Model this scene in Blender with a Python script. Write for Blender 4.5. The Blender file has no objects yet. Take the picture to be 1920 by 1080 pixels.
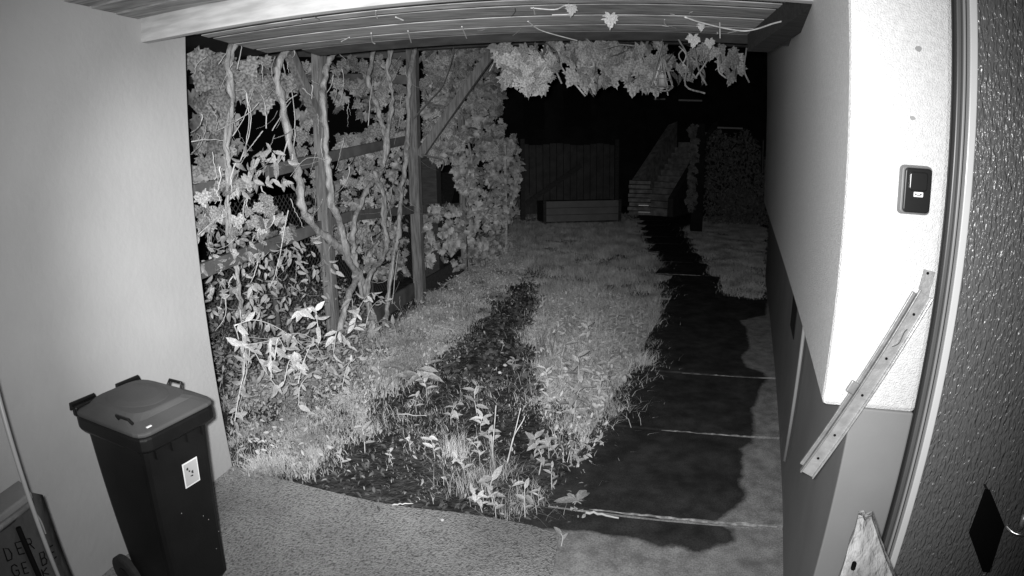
import bpy, math, random
import numpy as np
from mathutils import Vector, Matrix
random.seed(7); rng = np.random.default_rng(7)
R = math.radians
sc = bpy.context.scene
COL = sc.collection

# ------------------------------------------------------------------ camera
# wide security lens (barrel distortion), 1.85 m above the ground
PITCH, ROLL, FPX, KD, EYE = 0.2294, -0.0126, 1096.1, -0.06, 1.85
cam = bpy.data.cameras.new('security_camera')
co = bpy.data.objects.new('security_camera', cam); COL.objects.link(co)
cam.type = 'PANO'; cam.panorama_type = 'FISHEYE_LENS_POLYNOMIAL'
cam.sensor_width = 36.0; cam.sensor_fit = 'HORIZONTAL'
FM = FPX / 1920 * 36.0
cam.fisheye_fov = R(180)
cam.fisheye_polynomial_k0 = 0.0
cam.fisheye_polynomial_k1 = -1 / FM
cam.fisheye_polynomial_k2 = 0.0
cam.fisheye_polynomial_k3 = -KD / FM**3
cam.fisheye_polynomial_k4 = 0.0
cam.clip_start = 0.02; cam.clip_end = 300
Mc = Matrix.Rotation(math.pi/2 - PITCH, 3, 'X') @ Matrix.Rotation(ROLL, 3, 'Z')
co.matrix_world = Matrix.Translation((0, 0, EYE)) @ Mc.to_4x4()
sc.camera = co
MC = np.array(Mc)

# ------------------------------------------------------------------ night sky, infrared lamps beside the lens, exposure
world = bpy.data.worlds.new('World'); sc.world = world; world.use_nodes = True
bg = world.node_tree.nodes['Background']
bg.inputs[0].default_value = (0.5, 0.5, 0.5, 1); bg.inputs[1].default_value = 0.004
def spot(name, loc, az, el, size, blend, power, rad):
    l = bpy.data.lights.new(name, 'SPOT'); l.energy = power; l.spot_size = R(size); l.spot_blend = blend
    l.shadow_soft_size = rad
    o = bpy.data.objects.new(name, l); COL.objects.link(o); o.location = loc
    d = Vector((math.cos(R(az))*math.cos(R(el)), math.sin(R(az))*math.cos(R(el)), math.sin(R(el))))
    o.rotation_euler = d.to_track_quat('-Z', 'Y').to_euler()
spot('infrared_flood_lamp', (-0.03, -0.01, EYE+0.03), 92, -10, 124, 1.0, 400, 0.02)
spot('infrared_reach_lamp', (-0.035, -0.01, EYE+0.03), 103, -10, 64, 1.0, 690, 0.02)
sc.view_settings.view_transform = 'Standard'; sc.view_settings.look = 'None'
sc.view_settings.exposure = 0; sc.view_settings.gamma = 1
try: sc.view_settings.use_curve_mapping = False
except Exception: pass
try:
    sc.cycles.max_bounces = 5; sc.cycles.diffuse_bounces = 2; sc.cycles.glossy_bounces = 2
    sc.cycles.sample_clamp_indirect = 3
except Exception: pass

# ------------------------------------------------------------------ measuring helpers (a sight line meets a plane of the place)
def ray(px, py):
    x = px-960; y = 540-py; r = math.hypot(x, y)+1e-9; q = r/FPX; th = q*(1+KD*q*q)
    return MC @ np.array([x/r*math.sin(th), y/r*math.sin(th), -math.cos(th)])
E0 = np.array([0, 0, EYE])
def G(px, py, z=0.0):
    d = ray(px, py); return E0 + d*((z-EYE)/d[2])
def U(az): return np.array([math.cos(R(az)), math.sin(R(az)), 0.0])
def OP(px, py, P, az):
    u = U(az); n = np.array([-u[1], u[0], 0]); d = ray(px, py)
    return E0 + d*((n@(np.array(P)-E0))/(n@d))
def polar(az, D, z=0.0): return np.array([D*math.cos(R(az)), D*math.sin(R(az)), z])
Z = np.array([0, 0, 1.0])

# ------------------------------------------------------------------ materials (all grey: the picture is infrared)
def mat(name, a, b=None, scale=8, rough=0.8, bump=0.0, bscale=60, detail=6, spec=0.3, metal=0.0, kind='noise', stretch=None, lo=.35, hi=.65, bdist=0.01, vary=0):
    m = bpy.data.materials.new(name); m.use_nodes = True; nt = m.node_tree; N = nt.nodes; L = nt.links
    p = N['Principled BSDF']; p.inputs['Roughness'].default_value = rough; p.inputs['Metallic'].default_value = metal
    p.inputs['Specular IOR Level'].default_value = spec
    tc = N.new('ShaderNodeTexCoord'); mp = N.new('ShaderNodeMapping'); L.new(tc.outputs['Object'], mp.inputs[0])
    if stretch: mp.inputs['Scale'].default_value = stretch
    b = a if b is None else b
    t = N.new('ShaderNodeTexNoise'); t.inputs['Scale'].default_value = scale; t.inputs['Detail'].default_value = detail
    L.new(mp.outputs[0], t.inputs['Vector'])
    cr = N.new('ShaderNodeValToRGB'); cr.color_ramp.elements[0].position = lo; cr.color_ramp.elements[1].position = hi
    cr.color_ramp.elements[0].color = (a, a, a, 1); cr.color_ramp.elements[1].color = (b, b, b, 1)
    L.new(t.outputs['Fac'], cr.inputs[0]); L.new(cr.outputs[0], p.inputs['Base Color'])
    if vary:
        oi = N.new('ShaderNodeObjectInfo'); mr = N.new('ShaderNodeMapRange'); mr.inputs['To Min'].default_value = 1-vary; mr.inputs['To Max'].default_value = 1+vary*.6
        L.new(oi.outputs['Random'], mr.inputs['Value']); vm = N.new('ShaderNodeVectorMath'); vm.operation = 'SCALE'
        L.new(cr.outputs[0], vm.inputs[0]); L.new(mr.outputs[0], vm.inputs['Scale']); L.new(vm.outputs[0], p.inputs['Base Color'])
    if bump:
        if kind == 'voronoi':
            v = N.new('ShaderNodeTexVoronoi'); v.inputs['Scale'].default_value = bscale; o = v.outputs['Distance']
        else:
            v = N.new('ShaderNodeTexNoise'); v.inputs['Scale'].default_value = bscale; v.inputs['Detail'].default_value = 3; o = v.outputs['Fac']
        L.new(mp.outputs[0], v.inputs['Vector'])
        bn = N.new('ShaderNodeBump'); bn.inputs['Strength'].default_value = bump; bn.inputs['Distance'].default_value = bdist
        L.new(o, bn.inputs['Height']); L.new(bn.outputs[0], p.inputs['Normal'])
    return m
M = {}
M['render'] = mat('smooth_render', .44, .52, 1.1, .9, .5, 26, detail=12, bdist=.004)
M['facade'] = mat('fine_plaster', .70, .80, 70, .85, .8, 230, bdist=.008)
M['plinth'] = mat('plinth_paint', .24, .28, 3, .8, .15, 120, bdist=.002)
M['plank'] = mat('planed_plank', .28, .56, 5, .65, .35, 30, stretch=(1, 9, 9), bdist=.004)
M['plank2'] = mat('planed_plank_dull', .20, .42, 5, .7, .35, 30, stretch=(1, 9, 9), bdist=.004)
M['plank3'] = mat('planed_plank_pale', .28, .56, 5, .6, .25, 30, stretch=(1, 12, 12), bdist=.004)
M['beam'] = mat('light_beam_wood', .40, .58, 3, .6, .2, 30, stretch=(1, 10, 10), bdist=.004)
M['darkwood'] = mat('dark_stained_wood', .035, .06, 5, .7, .2, 40, stretch=(1, 8, 8))
M['post'] = mat('weathered_post', .13, .27, 9, .8, .6, 60, stretch=(6, 6, .6))
M['rail'] = mat('weathered_rail', .09, .16, 6, .8, .3, 50)
M['bark'] = mat('stringy_bark', .20, .60, 9, .85, .8, 60, stretch=(3, 3, .3), bdist=.02, lo=.3, hi=.65)
M['twig'] = mat('pale_twig', .55, .8, 20, .7, .2, 60)
M['leafc'] = mat('curtain_leaf', .15, .40, 9, .5, .4, 40, bdist=.01, detail=2, vary=.35)
M['leaf'] = mat('vine_leaf', .17, .56, 9, .5, .4, 40, bdist=.01, detail=2, vary=.4)
M['leaf2'] = mat('young_leaf', .28, .54, 12, .45, .3, 40, bdist=.01, vary=.35)
M['leafd'] = mat('dull_leaf', .13, .42, 8, .6, .3, 40, detail=2, vary=.4)  # duller, darker leaf grey
M['grass'] = mat('grass_blade', .24, .72, 2.6, .6, lo=.3, hi=.7)
M['weed'] = mat('weed_leaf', .30, .78, 16, .55, vary=.3)
M['litter'] = mat('fallen_leaf', .05, .16, 30, .8)
M['bin'] = mat('black_bin_plastic', .006, .009, 6, .45, .1, 200, spec=.25)
M['lid'] = mat('bin_lid_plastic', .06, .085, 3, .6, .12, 220, spec=.3)
M['sticker'] = mat('sticker_paper', .42, .46, 10, .5)
M['stickerw'] = mat('sticker_edge', .8, .8, 10, .5)
M['ink'] = mat('black_ink', .008, .008, 10, .95, spec=0)
M['rubber'] = mat('wheel_rubber', .03, .04, 30, .8)
M['blackp'] = mat('black_plastic_gloss', .012, .012, 6, .28, spec=.5)
M['greyp'] = mat('grey_plastic', .16, .18, 20, .4, spec=.5)
M['white'] = mat('white_frame_paint', .70, .78, 8, .22, .05, 60, stretch=(1, 1, .2))
M['greyf'] = mat('grey_frame_seal', .26, .38, 5, .4, stretch=(1, 1, .2))
M['framed'] = mat('grey_outer_frame', .09, .15, 6, .35, stretch=(1, 1, .2), spec=.5)
M['seal'] = mat('black_seal', .02, .02, 8, .6)
M['steel'] = mat('galvanised_steel', .42, .55, 30, .38, .15, 60, metal=.55, spec=.5)
M['steeld'] = mat('dull_steel', .25, .33, 30, .45, .15, 60, metal=.5)
M['chrome'] = mat('bright_steel', .75, .8, 30, .2, metal=.9)
M['wire'] = mat('fence_wire', .10, .14, 30, .5, metal=.4)
M['sack'] = mat('thin_plastic_sack', .045, .065, 6, .4, .6, 9, bdist=.03)
M['lidg'] = mat('grey_stand_lid', .17, .20, 8, .6, .2, 80)
M['board'] = mat('splintered_board', .20, .46, 7, .7, .9, 12, stretch=(4, 4, 1), bdist=.03)
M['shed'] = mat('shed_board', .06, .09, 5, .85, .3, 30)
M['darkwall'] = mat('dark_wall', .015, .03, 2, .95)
M['boxp'] = mat('planter_board', .19, .23, 4, .8, .3, 30)
M['stone'] = mat('stair_stone', .24, .50, 6, .9, .6, 20, bdist=.03)
M['bush'] = mat('far_bush_leaf', .12, .28, 6, .7)
M['mortar'] = mat('mortar_lip', .24, .62, 26, .9, .8, 120, lo=.4, hi=.7)
M['void'] = mat('painted_darkness', .01, .012, 6, .9)  # near-black colour put in for unlit gaps and openings

# aggregate concrete: pale with dark pits
def aggregate():
    m = bpy.data.materials.new('pitted_concrete'); m.use_nodes = True; nt = m.node_tree; N = nt.nodes; L = nt.links
    p = N['Principled BSDF']; p.inputs['Roughness'].default_value = .92; p.inputs['Specular IOR Level'].default_value = .2
    tc = N.new('ShaderNodeTexCoord')
    n1 = N.new('ShaderNodeTexNoise'); n1.inputs['Scale'].default_value = 88; n1.inputs['Detail'].default_value = 6
    n2 = N.new('ShaderNodeTexNoise'); n2.inputs['Scale'].default_value = 2.2; n2.inputs['Detail'].default_value = 4
    n3 = N.new('ShaderNodeTexVoronoi'); n3.inputs['Scale'].default_value = 120
    for n in (n1, n2, n3): L.new(tc.outputs['Object'], n.inputs['Vector'])
    r1 = N.new('ShaderNodeValToRGB'); e = r1.color_ramp.elements; e[0].position = .33; e[0].color = (.15,)*3+(1,); e[1].position = .48; e[1].color = (.36,)*3+(1,)
    x = r1.color_ramp.elements.new(.72); x.color = (.46,)*3+(1,)
    L.new(n1.outputs['Fac'], r1.inputs[0])
    r2 = N.new('ShaderNodeValToRGB'); e = r2.color_ramp.elements; e[0].position = .3; e[0].color = (.72,)*3+(1,); e[1].position = .7; e[1].color = (1.15,)*3+(1,)
    L.new(n2.outputs['Fac'], r2.inputs[0])
    mx = N.new('ShaderNodeMix'); mx.data_type = 'RGBA'; mx.blend_type = 'MULTIPLY'; mx.inputs[0].default_value = 1
    L.new(r1.outputs[0], mx.inputs[6]); L.new(r2.outputs[0], mx.inputs[7]); L.new(mx.outputs[2], p.inputs['Base Color'])
    b = N.new('ShaderNodeBump'); b.inputs['Strength'].default_value = .8; b.inputs['Distance'].default_value = .012
    L.new(n1.outputs['Fac'], b.inputs['Height']); b2 = N.new('ShaderNodeBump'); b2.inputs['Strength'].default_value = .5; b2.inputs['Distance'].default_value = .01
    L.new(n3.outputs['Distance'], b2.inputs['Height']); L.new(b.outputs[0], b2.inputs['Normal']); L.new(b2.outputs[0], p.inputs['Normal'])
    return m
M['aggregate'] = aggregate()
# path concrete: a damp patch (vertex attribute 'damp') inside dry concrete
def damp_concrete():
    m = bpy.data.materials.new('damp_concrete'); m.use_nodes = True; nt = m.node_tree; N = nt.nodes; L = nt.links
    p = N['Principled BSDF']; p.inputs['Specular IOR Level'].default_value = .2
    tc = N.new('ShaderNodeTexCoord'); at = N.new('ShaderNodeAttribute'); at.attribute_name = 'damp'
    n1 = N.new('ShaderNodeTexNoise'); n1.inputs['Scale'].default_value = 4; n1.inputs['Detail'].default_value = 8
    n2 = N.new('ShaderNodeTexNoise'); n2.inputs['Scale'].default_value = 45; n2.inputs['Detail'].default_value = 5
    for n in (n1, n2): L.new(tc.outputs['Object'], n.inputs['Vector'])
    s = N.new('ShaderNodeMath'); s.operation = 'MULTIPLY_ADD'; L.new(n1.outputs['Fac'], s.inputs[0]); s.inputs[1].default_value = .10; s.inputs[2].default_value = -.08
    s2 = N.new('ShaderNodeMath'); s2.operation = 'MULTIPLY_ADD'; n3 = N.new('ShaderNodeTexNoise'); n3.inputs['Scale'].default_value = 22; n3.inputs['Detail'].default_value = 6; L.new(tc.outputs['Object'], n3.inputs['Vector']); L.new(n3.outputs['Fac'], s2.inputs[0]); s2.inputs[1].default_value = .06; L.new(s.outputs[0], s2.inputs[2])
    ad = N.new('ShaderNodeMath'); ad.operation = 'ADD'; L.new(at.outputs['Fac'], ad.inputs[0]); L.new(s2.outputs[0], ad.inputs[1])
    mr = N.new('ShaderNodeMapRange'); mr.inputs['From Min'].default_value = .487; mr.inputs['From Max'].default_value = .52; L.new(ad.outputs[0], mr.inputs['Value'])
    dry = N.new('ShaderNodeValToRGB'); e = dry.color_ramp.elements; e[0].position = .3; e[0].color = (.24,)*3+(1,); e[1].position = .65; e[1].color = (.33,)*3+(1,); L.new(n1.outputs['Fac'], dry.inputs[0])
    wet = N.new('ShaderNodeValToRGB'); e = wet.color_ramp.elements; e[0].position = .3; e[0].color = (.024,)*3+(1,); e[1].position = .7; e[1].color = (.062,)*3+(1,); L.new(n1.outputs['Fac'], wet.inputs[0])
    mx = N.new('ShaderNodeMix'); mx.data_type = 'RGBA'; L.new(mr.outputs[0], mx.inputs[0]); L.new(dry.outputs[0], mx.inputs[6]); L.new(wet.outputs[0], mx.inputs[7])
    n4 = N.new('ShaderNodeTexNoise'); n4.inputs['Scale'].default_value = 130; n4.inputs['Detail'].default_value = 3; L.new(tc.outputs['Object'], n4.inputs['Vector'])
    n5 = N.new('ShaderNodeTexNoise'); n5.inputs['Scale'].default_value = 11; n5.inputs['Detail'].default_value = 8; L.new(tc.outputs['Object'], n5.inputs['Vector'])
    gm = N.new('ShaderNodeMath'); gm.operation = 'MULTIPLY'; L.new(n4.outputs['Fac'], gm.inputs[0]); L.new(n5.outputs['Fac'], gm.inputs[1])
    g2 = N.new('ShaderNodeMapRange'); g2.inputs['From Min'].default_value = .14; g2.inputs['From Max'].default_value = .36; g2.inputs['To Min'].default_value = .62; g2.inputs['To Max'].default_value = 1.35; L.new(gm.outputs[0], g2.inputs['Value'])
    vm = N.new('ShaderNodeVectorMath'); vm.operation = 'SCALE'; L.new(mx.outputs[2], vm.inputs[0]); L.new(g2.outputs[0], vm.inputs['Scale'])
    L.new(vm.outputs[0], p.inputs['Base Color']); p.inputs['Roughness'].default_value = .85
    b = N.new('ShaderNodeBump'); b.inputs['Strength'].default_value = .3; b.inputs['Distance'].default_value = .006; L.new(n2.outputs['Fac'], b.inputs['Height']); L.new(b.outputs[0], p.inputs['Normal'])
    return m
M['path'] = damp_concrete()
M['soil'] = mat('damp_soil', .018, .075, 9, .95, .9, 30, bdist=.04)
def hammered():
    m = bpy.data.materials.new('hammered_glass'); m.use_nodes = True; nt = m.node_tree; N = nt.nodes; L = nt.links
    p = N['Principled BSDF']; p.inputs['Base Color'].default_value = (.17, .17, .17, 1); p.inputs['Roughness'].default_value = .22
    p.inputs['Specular IOR Level'].default_value = .5
    tc = N.new('ShaderNodeTexCoord'); mp = N.new('ShaderNodeMapping'); mp.inputs['Scale'].default_value = (1.15, 1.15, .38); L.new(tc.outputs['Object'], mp.inputs[0])
    v = N.new('ShaderNodeTexNoise'); v.inputs['Scale'].default_value = 105; v.inputs['Detail'].default_value = 1.0; v.inputs['Distortion'].default_value = .6
    L.new(mp.outputs[0], v.inputs['Vector'])
    b = N.new('ShaderNodeBump'); b.inputs['Strength'].default_value = 1; b.inputs['Distance'].default_value = .012; L.new(v.outputs['Fac'], b.inputs['Height']); L.new(b.outputs[0], p.inputs['Normal'])
    return m
M['glass'] = hammered()

# ------------------------------------------------------------------ mesh helpers
def link(name, me, m=None, parent=None, **kw):
    o = bpy.data.objects.new(name, me); COL.objects.link(o)
    if m is not None and me is not None and not me.materials: me.materials.append(m)
    if parent: o.parent = parent
    for k, v in kw.items(): o[k] = v
    return o
def thing(name, label, cat, group=None, loc=(0, 0, 0), rz=0):
    o = link(name, None, label=label, category=cat)
    o.location = loc; o.rotation_euler = (0, 0, rz)
    if group: o['group'] = group
    return o
def tag(o, label, cat, group=None):
    o['label'] = label; o['category'] = cat
    if group: o['group'] = group
    return o
def mesh(name, V, F, smooth=False):
    me = bpy.data.meshes.new(name); me.from_pydata([tuple(map(float, v)) for v in V], [], [tuple(int(i) for i in f) for f in F]); me.update()
    if smooth:
        me.polygons.foreach_set('use_smooth', [True]*len(me.polygons))
    return me
def bigmesh(name, V, T):
    """triangle soup from numpy arrays"""
    V = np.asarray(V, np.float32); T = np.asarray(T, np.int32); me = bpy.data.meshes.new(name)
    me.vertices.add(len(V)); me.vertices.foreach_set('co', V.ravel())
    me.loops.add(len(T)*3); me.loops.foreach_set('vertex_index', T.ravel())
    me.polygons.add(len(T)); me.polygons.foreach_set('loop_start', np.arange(0, len(T)*3, 3, dtype=np.int32))
    try: me.polygons.foreach_set('loop_total', np.full(len(T), 3, np.int32))
    except Exception: pass
    me.update(calc_edges=True); return me
class MB:
    def __init__(s): s.V = []; s.F = []
    def hexa(s, p):   # 8 points: bottom 4 ccw, top 4 ccw
        n = len(s.V); s.V += [tuple(q) for q in p]
        for f in ((3, 2, 1, 0), (4, 5, 6, 7), (0, 1, 5, 4), (1, 2, 6, 5), (2, 3, 7, 6), (3, 0, 4, 7)): s.F.append(tuple(n+i for i in f))
        return s
    def prism(s, base, top):
        n = len(s.V); k = len(base); s.V += [tuple(q) for q in base]+[tuple(q) for q in top]
        s.F.append(tuple(n+i for i in reversed(range(k)))); s.F.append(tuple(n+k+i for i in range(k)))
        for i in range(k): s.F.append((n+i, n+(i+1) % k, n+k+(i+1) % k, n+k+i))
        return s
    def box(s, P, u, v, w, a, b, c):   # corner P, axes u v w, lengths a b c
        P, u, v, w = map(np.array, (P, u, v, w)); u = u*a; v = v*b; w = w*c
        return s.hexa([P, P+u, P+u+v, P+v, P+w, P+u+w, P+u+v+w, P+v+w])
    def beam(s, A, B, w, h, up=Z):   # bar centred on the line A-B
        A = np.array(A, float); B = np.array(B, float); d = B-A; d /= np.linalg.norm(d)
        sd = np.cross(d, up); sd /= np.linalg.norm(sd); u2 = np.cross(sd, d)
        sd = sd*w/2; u2 = u2*h/2
        return s.hexa([A-sd-u2, B-sd-u2, B+sd-u2, A+sd-u2, A-sd+u2, B-sd+u2, B+sd+u2, A+sd+u2])
    def tube(s, pts, rad, n=8, cap=True, wob=0.0):
        pts = [np.array(p, float) for p in pts]; k = len(pts)
        if np.isscalar(rad): rad = [rad]*k
        st = len(s.V); ref = None
        for i, p in enumerate(pts):
            d = pts[min(i+1, k-1)]-pts[max(i-1, 0)]; d /= (np.linalg.norm(d)+1e-9)
            if ref is None: ref = np.array([1, 0, 0]) if abs(d[0]) < .8 else np.array([0, 1, 0])
            a = ref-d*(ref@d); a /= np.linalg.norm(a); ref = a; b = np.cross(d, a)
            for j in range(n):
                t = 2*math.pi*j/n; rr = rad[i]*(1+wob*(random.random()-.5)*2)
                s.V.append(tuple(p+a*math.cos(t)*rr+b*math.sin(t)*rr))
        for i in range(k-1):
            for j in range(n):
                s.F.append((st+i*n+j, st+i*n+(j+1) % n, st+(i+1)*n+(j+1) % n, st+(i+1)*n+j))
        if cap:
            s.F.append(tuple(st+j for j in reversed(range(n)))); s.F.append(tuple(st+(k-1)*n+j for j in range(n)))
        return s
    def build(s, name, m, parent=None, bevel=0, smooth=False, **kw):
        o = link(name, mesh(name, s.V, s.F, smooth), m, parent, **kw)
        if bevel:
            b = o.modifiers.new('bevel', 'BEVEL'); b.width = bevel; b.segments = 2; b.limit_method = 'ANGLE'; b.angle_limit = R(40)
        return o
def spline(P, per=6):
    P = [np.array(p, float) for p in P]; Q = [2*P[0]-P[1]]+P+[2*P[-1]-P[-2]]; out = []
    for i in range(1, len(Q)-2):
        for j in range(per):
            t = j/per; a, b, c, d = Q[i-1:i+3]
            out.append(.5*((2*b)+(-a+c)*t+(2*a-5*b+4*c-d)*t*t+(-a+3*b-3*c+d)*t**3))
    out.append(P[-1]); return out
def inpoly(x, y, poly):
    x = np.asarray(x); y = np.asarray(y); c = np.zeros(x.shape, bool); n = len(poly)
    for i in range(n):
        x1, y1 = poly[i][:2]; x2, y2 = poly[i-1][:2]
        c ^= ((y1 > y) != (y2 > y)) & (x < (x2-x1)*(y-y1)/(y2-y1+1e-12)+x1)
    return c
def scat_poly(poly, n):
    poly = [tuple(map(float, p[:2])) for p in poly]; a = np.array(poly); lo, hi = a.min(0), a.max(0); X = []
    tot = 0
    while tot < n:
        q = lo+(hi-lo)*rng.random((n*2, 2)); q = q[inpoly(q[:, 0], q[:, 1], poly)]; X.append(q); tot += len(q)
    return np.concatenate(X)[:n]

# leaf templates: x across, y along the midrib to the tip, z out of the face
def grape_leaf(seed):
    r = random.Random(seed)
    half = [(0.0, -.02), (.13, -.17), (.34, -.20), (.30, -.07), (.52, .06), (.43, .16), (.55, .33), (.36, .37), (.33, .52), (.20, .52), (.15, .72), (.05, .80)]
    pts = [(x*(1+r.uniform(-.12, .12)), y+r.uniform(-.04, .04)) for x, y in half[1:]]
    ptl = [(-x*(1+r.uniform(-.15, .15)), y+r.uniform(-.03, .03)) for x, y in half[1:]]
    ring = [(0, .02)]+pts+[(0, .93+r.uniform(-.06, .06))]+ptl[::-1]
    fold = r.uniform(-.12, .35); droop = r.uniform(.0, .45)
    V = [(0, .26, .03)]+[(x, y, -abs(x)*fold-max(0, y-.2)**2*droop+r.uniform(-.03, .03)) for x, y in ring]
    n = len(ring); T = [(0, 1+i, 1+(i+1) % n) for i in range(n)]
    return np.array(V, float), np.array(T)
def lance_leaf(seed, w=.20):
    r = random.Random(seed); dr = r.uniform(.1, .5); f = r.uniform(.1, .5); prof = [(0, 0), (.22, .75), (.5, 1), (.78, .62), (1, 0)]
    V = []; T = []
    for y, k in prof: V += [(-w*k, y, w*k*f-y*y*dr), (0, y, -y*y*dr), (w*k, y, w*k*f-y*y*dr)]
    for i in range(4):
        a = i*3; b = a+3; T += [(a, a+1, b+1), (a, b+1, b), (a+1, a+2, b+2), (a+1, b+2, b+1)]
    return np.array(V, float), np.array(T)
GL = [grape_leaf(i) for i in range(6)]
LL = [lance_leaf(i, .17+.03*(i % 3)) for i in range(4)]
def frames(n, face, tilt, tip, tipj):
    """n leaf frames: normals near `face` and tips near `tip`, both jittered"""
    N = np.array(face, float)[None]+rng.normal(0, tilt, (n, 3)); N /= np.linalg.norm(N, axis=1)[:, None]
    Y = np.array(tip, float)[None]+rng.normal(0, tipj, (n, 3)); Y -= N*(Y*N).sum(1)[:, None]; Y /= np.linalg.norm(Y, axis=1)[:, None]+1e-9
    X = np.cross(Y, N); return X, Y, N
def leaves_mesh(name, pos, size, fr, T):
    X, Y, N = fr; Vs = []; Ts = []; off = 0; pick = rng.integers(0, len(T), len(pos))
    for k, (tv, tt) in enumerate(T):
        i = np.where(pick == k)[0]
        if not len(i): continue
        s = size[i][:, None, None]
        v = pos[i][:, None, :]+s*(tv[None, :, 0:1]*X[i][:, None]+tv[None, :, 1:2]*Y[i][:, None]+tv[None, :, 2:3]*N[i][:, None])
        t = tt[None]+(np.arange(len(i))*len(tv))[:, None, None]+off
        Vs.append(v.reshape(-1, 3)); Ts.append(t.reshape(-1, 3)); off += len(i)*len(tv)
    return bigmesh(name, np.concatenate(Vs), np.concatenate(Ts))
LEAFME = {}
def leaf_mesh(kind, k, m):
    key = (kind, k, m)
    if key not in LEAFME:
        tv, tt = (GL if kind == 'g' else LL)[k]; me = bigmesh(kind+'_leaf', tv, tt); me.materials.append(M[m]); LEAFME[key] = me
    return LEAFME[key]
def leaf_parts(parent, pos, size, fr, kind, m, name='leaf'):
    X, Y, N = fr; nk = len(GL if kind == 'g' else LL)
    for i in range(len(pos)):
        o = bpy.data.objects.new(name, leaf_mesh(kind, random.randrange(nk), m)); COL.objects.link(o); o.parent = parent
        s = size[i]; A = Matrix(((X[i][0]*s, Y[i][0]*s, N[i][0]*s, pos[i][0]), (X[i][1]*s, Y[i][1]*s, N[i][1]*s, pos[i][1]), (X[i][2]*s, Y[i][2]*s, N[i][2]*s, pos[i][2]), (0, 0, 0, 1)))
        o.matrix_basis = A

# ------------------------------------------------------------------ ground
def sheet(name, poly, z, m, th=.03, **kw):
    b = MB(); b.prism([(p[0], p[1], z-th) for p in poly], [(p[0], p[1], z) for p in poly]); return b.build(name, M[m], **kw)
n = 90
gx = np.concatenate([np.linspace(-45, -6, 12), np.linspace(-5.5, 9, n), np.linspace(10, 45, 10)])
gy = np.concatenate([np.linspace(-6, 1.5, 6), np.linspace(1.7, 16, n), np.linspace(17, 70, 14)])
XX, YY = np.meshgrid(gx, gy)
ZZ = -.05+.018*np.sin(XX*5.1+YY*2.3)*np.sin(YY*4.3-XX)+.012*np.sin(XX*17)*np.sin(YY*13)
nx = len(gx); V = np.stack([XX.ravel(), YY.ravel(), ZZ.ravel()], 1)
F = [(j*nx+i, j*nx+i+1, (j+1)*nx+i+1, (j+1)*nx+i) for j in range(len(gy)-1) for i in range(nx-1)]
link('ground', mesh('ground', V, F, True), M['soil'], kind='structure')

J = U(-16.5)
wallc = G(436, 872)               # corner of the left wall at the ground
apL = wallc+J*0
c1 = G(1058, 990)
ap_edge = [G(*q) for q in ((420, 868), (470, 880), (560, 905), (640, 925), (700, 938), (770, 950), (850, 958), (930, 970), (1000, 984), (1048, 1000))]
c2 = G(1035, 1079)
sheet('concrete_apron', [(-2.6, -3.0)]+[(-2.6, 2.7)]+[tuple(p[:2]) for p in ap_edge]+[tuple(c2[:2]), (.12, -3.0)], -.006, 'aggregate', th=.12, kind='structure')

# path: slabs with recessed joints, damp middle
g0 = G(1465, 1080); pdir = U(67.2); pn = np.array([-pdir[1], pdir[0], 0])     # base line of the right wall; pn points to the path
def pathpt(t, s): return g0+pdir*t+pn*s
def s_t(P): d = np.array(P)-g0; return float(d@pdir), float(d@pn)
damp_px = [(1100, 991), (1140, 1001), (1180, 1003), (1215, 1012), (1245, 1019), (1275, 1018), (1300, 1029), (1318, 1031), (1345, 1017), (1377, 1012), (1377, 987), (1345, 977), (1372, 958), (1395, 940), (1398, 920), (1390, 905), (1396, 893), (1392, 870),
           (1397, 852), (1390, 842), (1411, 830), (1416, 800), (1412, 770), (1420, 748), (1430, 725), (1440, 712), (1432, 700), (1400, 690), (1392, 672), (1405, 650), (1402, 620), (1388, 602), (1437, 592), (1439, 560), (1434, 500), (1320, 400), (1200, 380), (1200, 520), (1000, 700), (900, 850), (860, 985), (1040, 990)]
DP = np.array([s_t(G(*q)) for q in damp_px])
def seg_dist(T, Sg):
    d = np.full(T.shape, 9e9)
    for i in range(len(DP)):
        a = DP[i-1]; b = DP[i]; ab = b-a; u = np.clip(((T-a[0])*ab[0]+(Sg-a[1])*ab[1])/(ab@ab+1e-9), 0, 1)
        d = np.minimum(d, np.hypot(T-a[0]-u*ab[0], Sg-a[1]-u*ab[1]))
    return d
ang = R(-16.5)-R(67.2-90)       # joints lean a little from square
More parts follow.
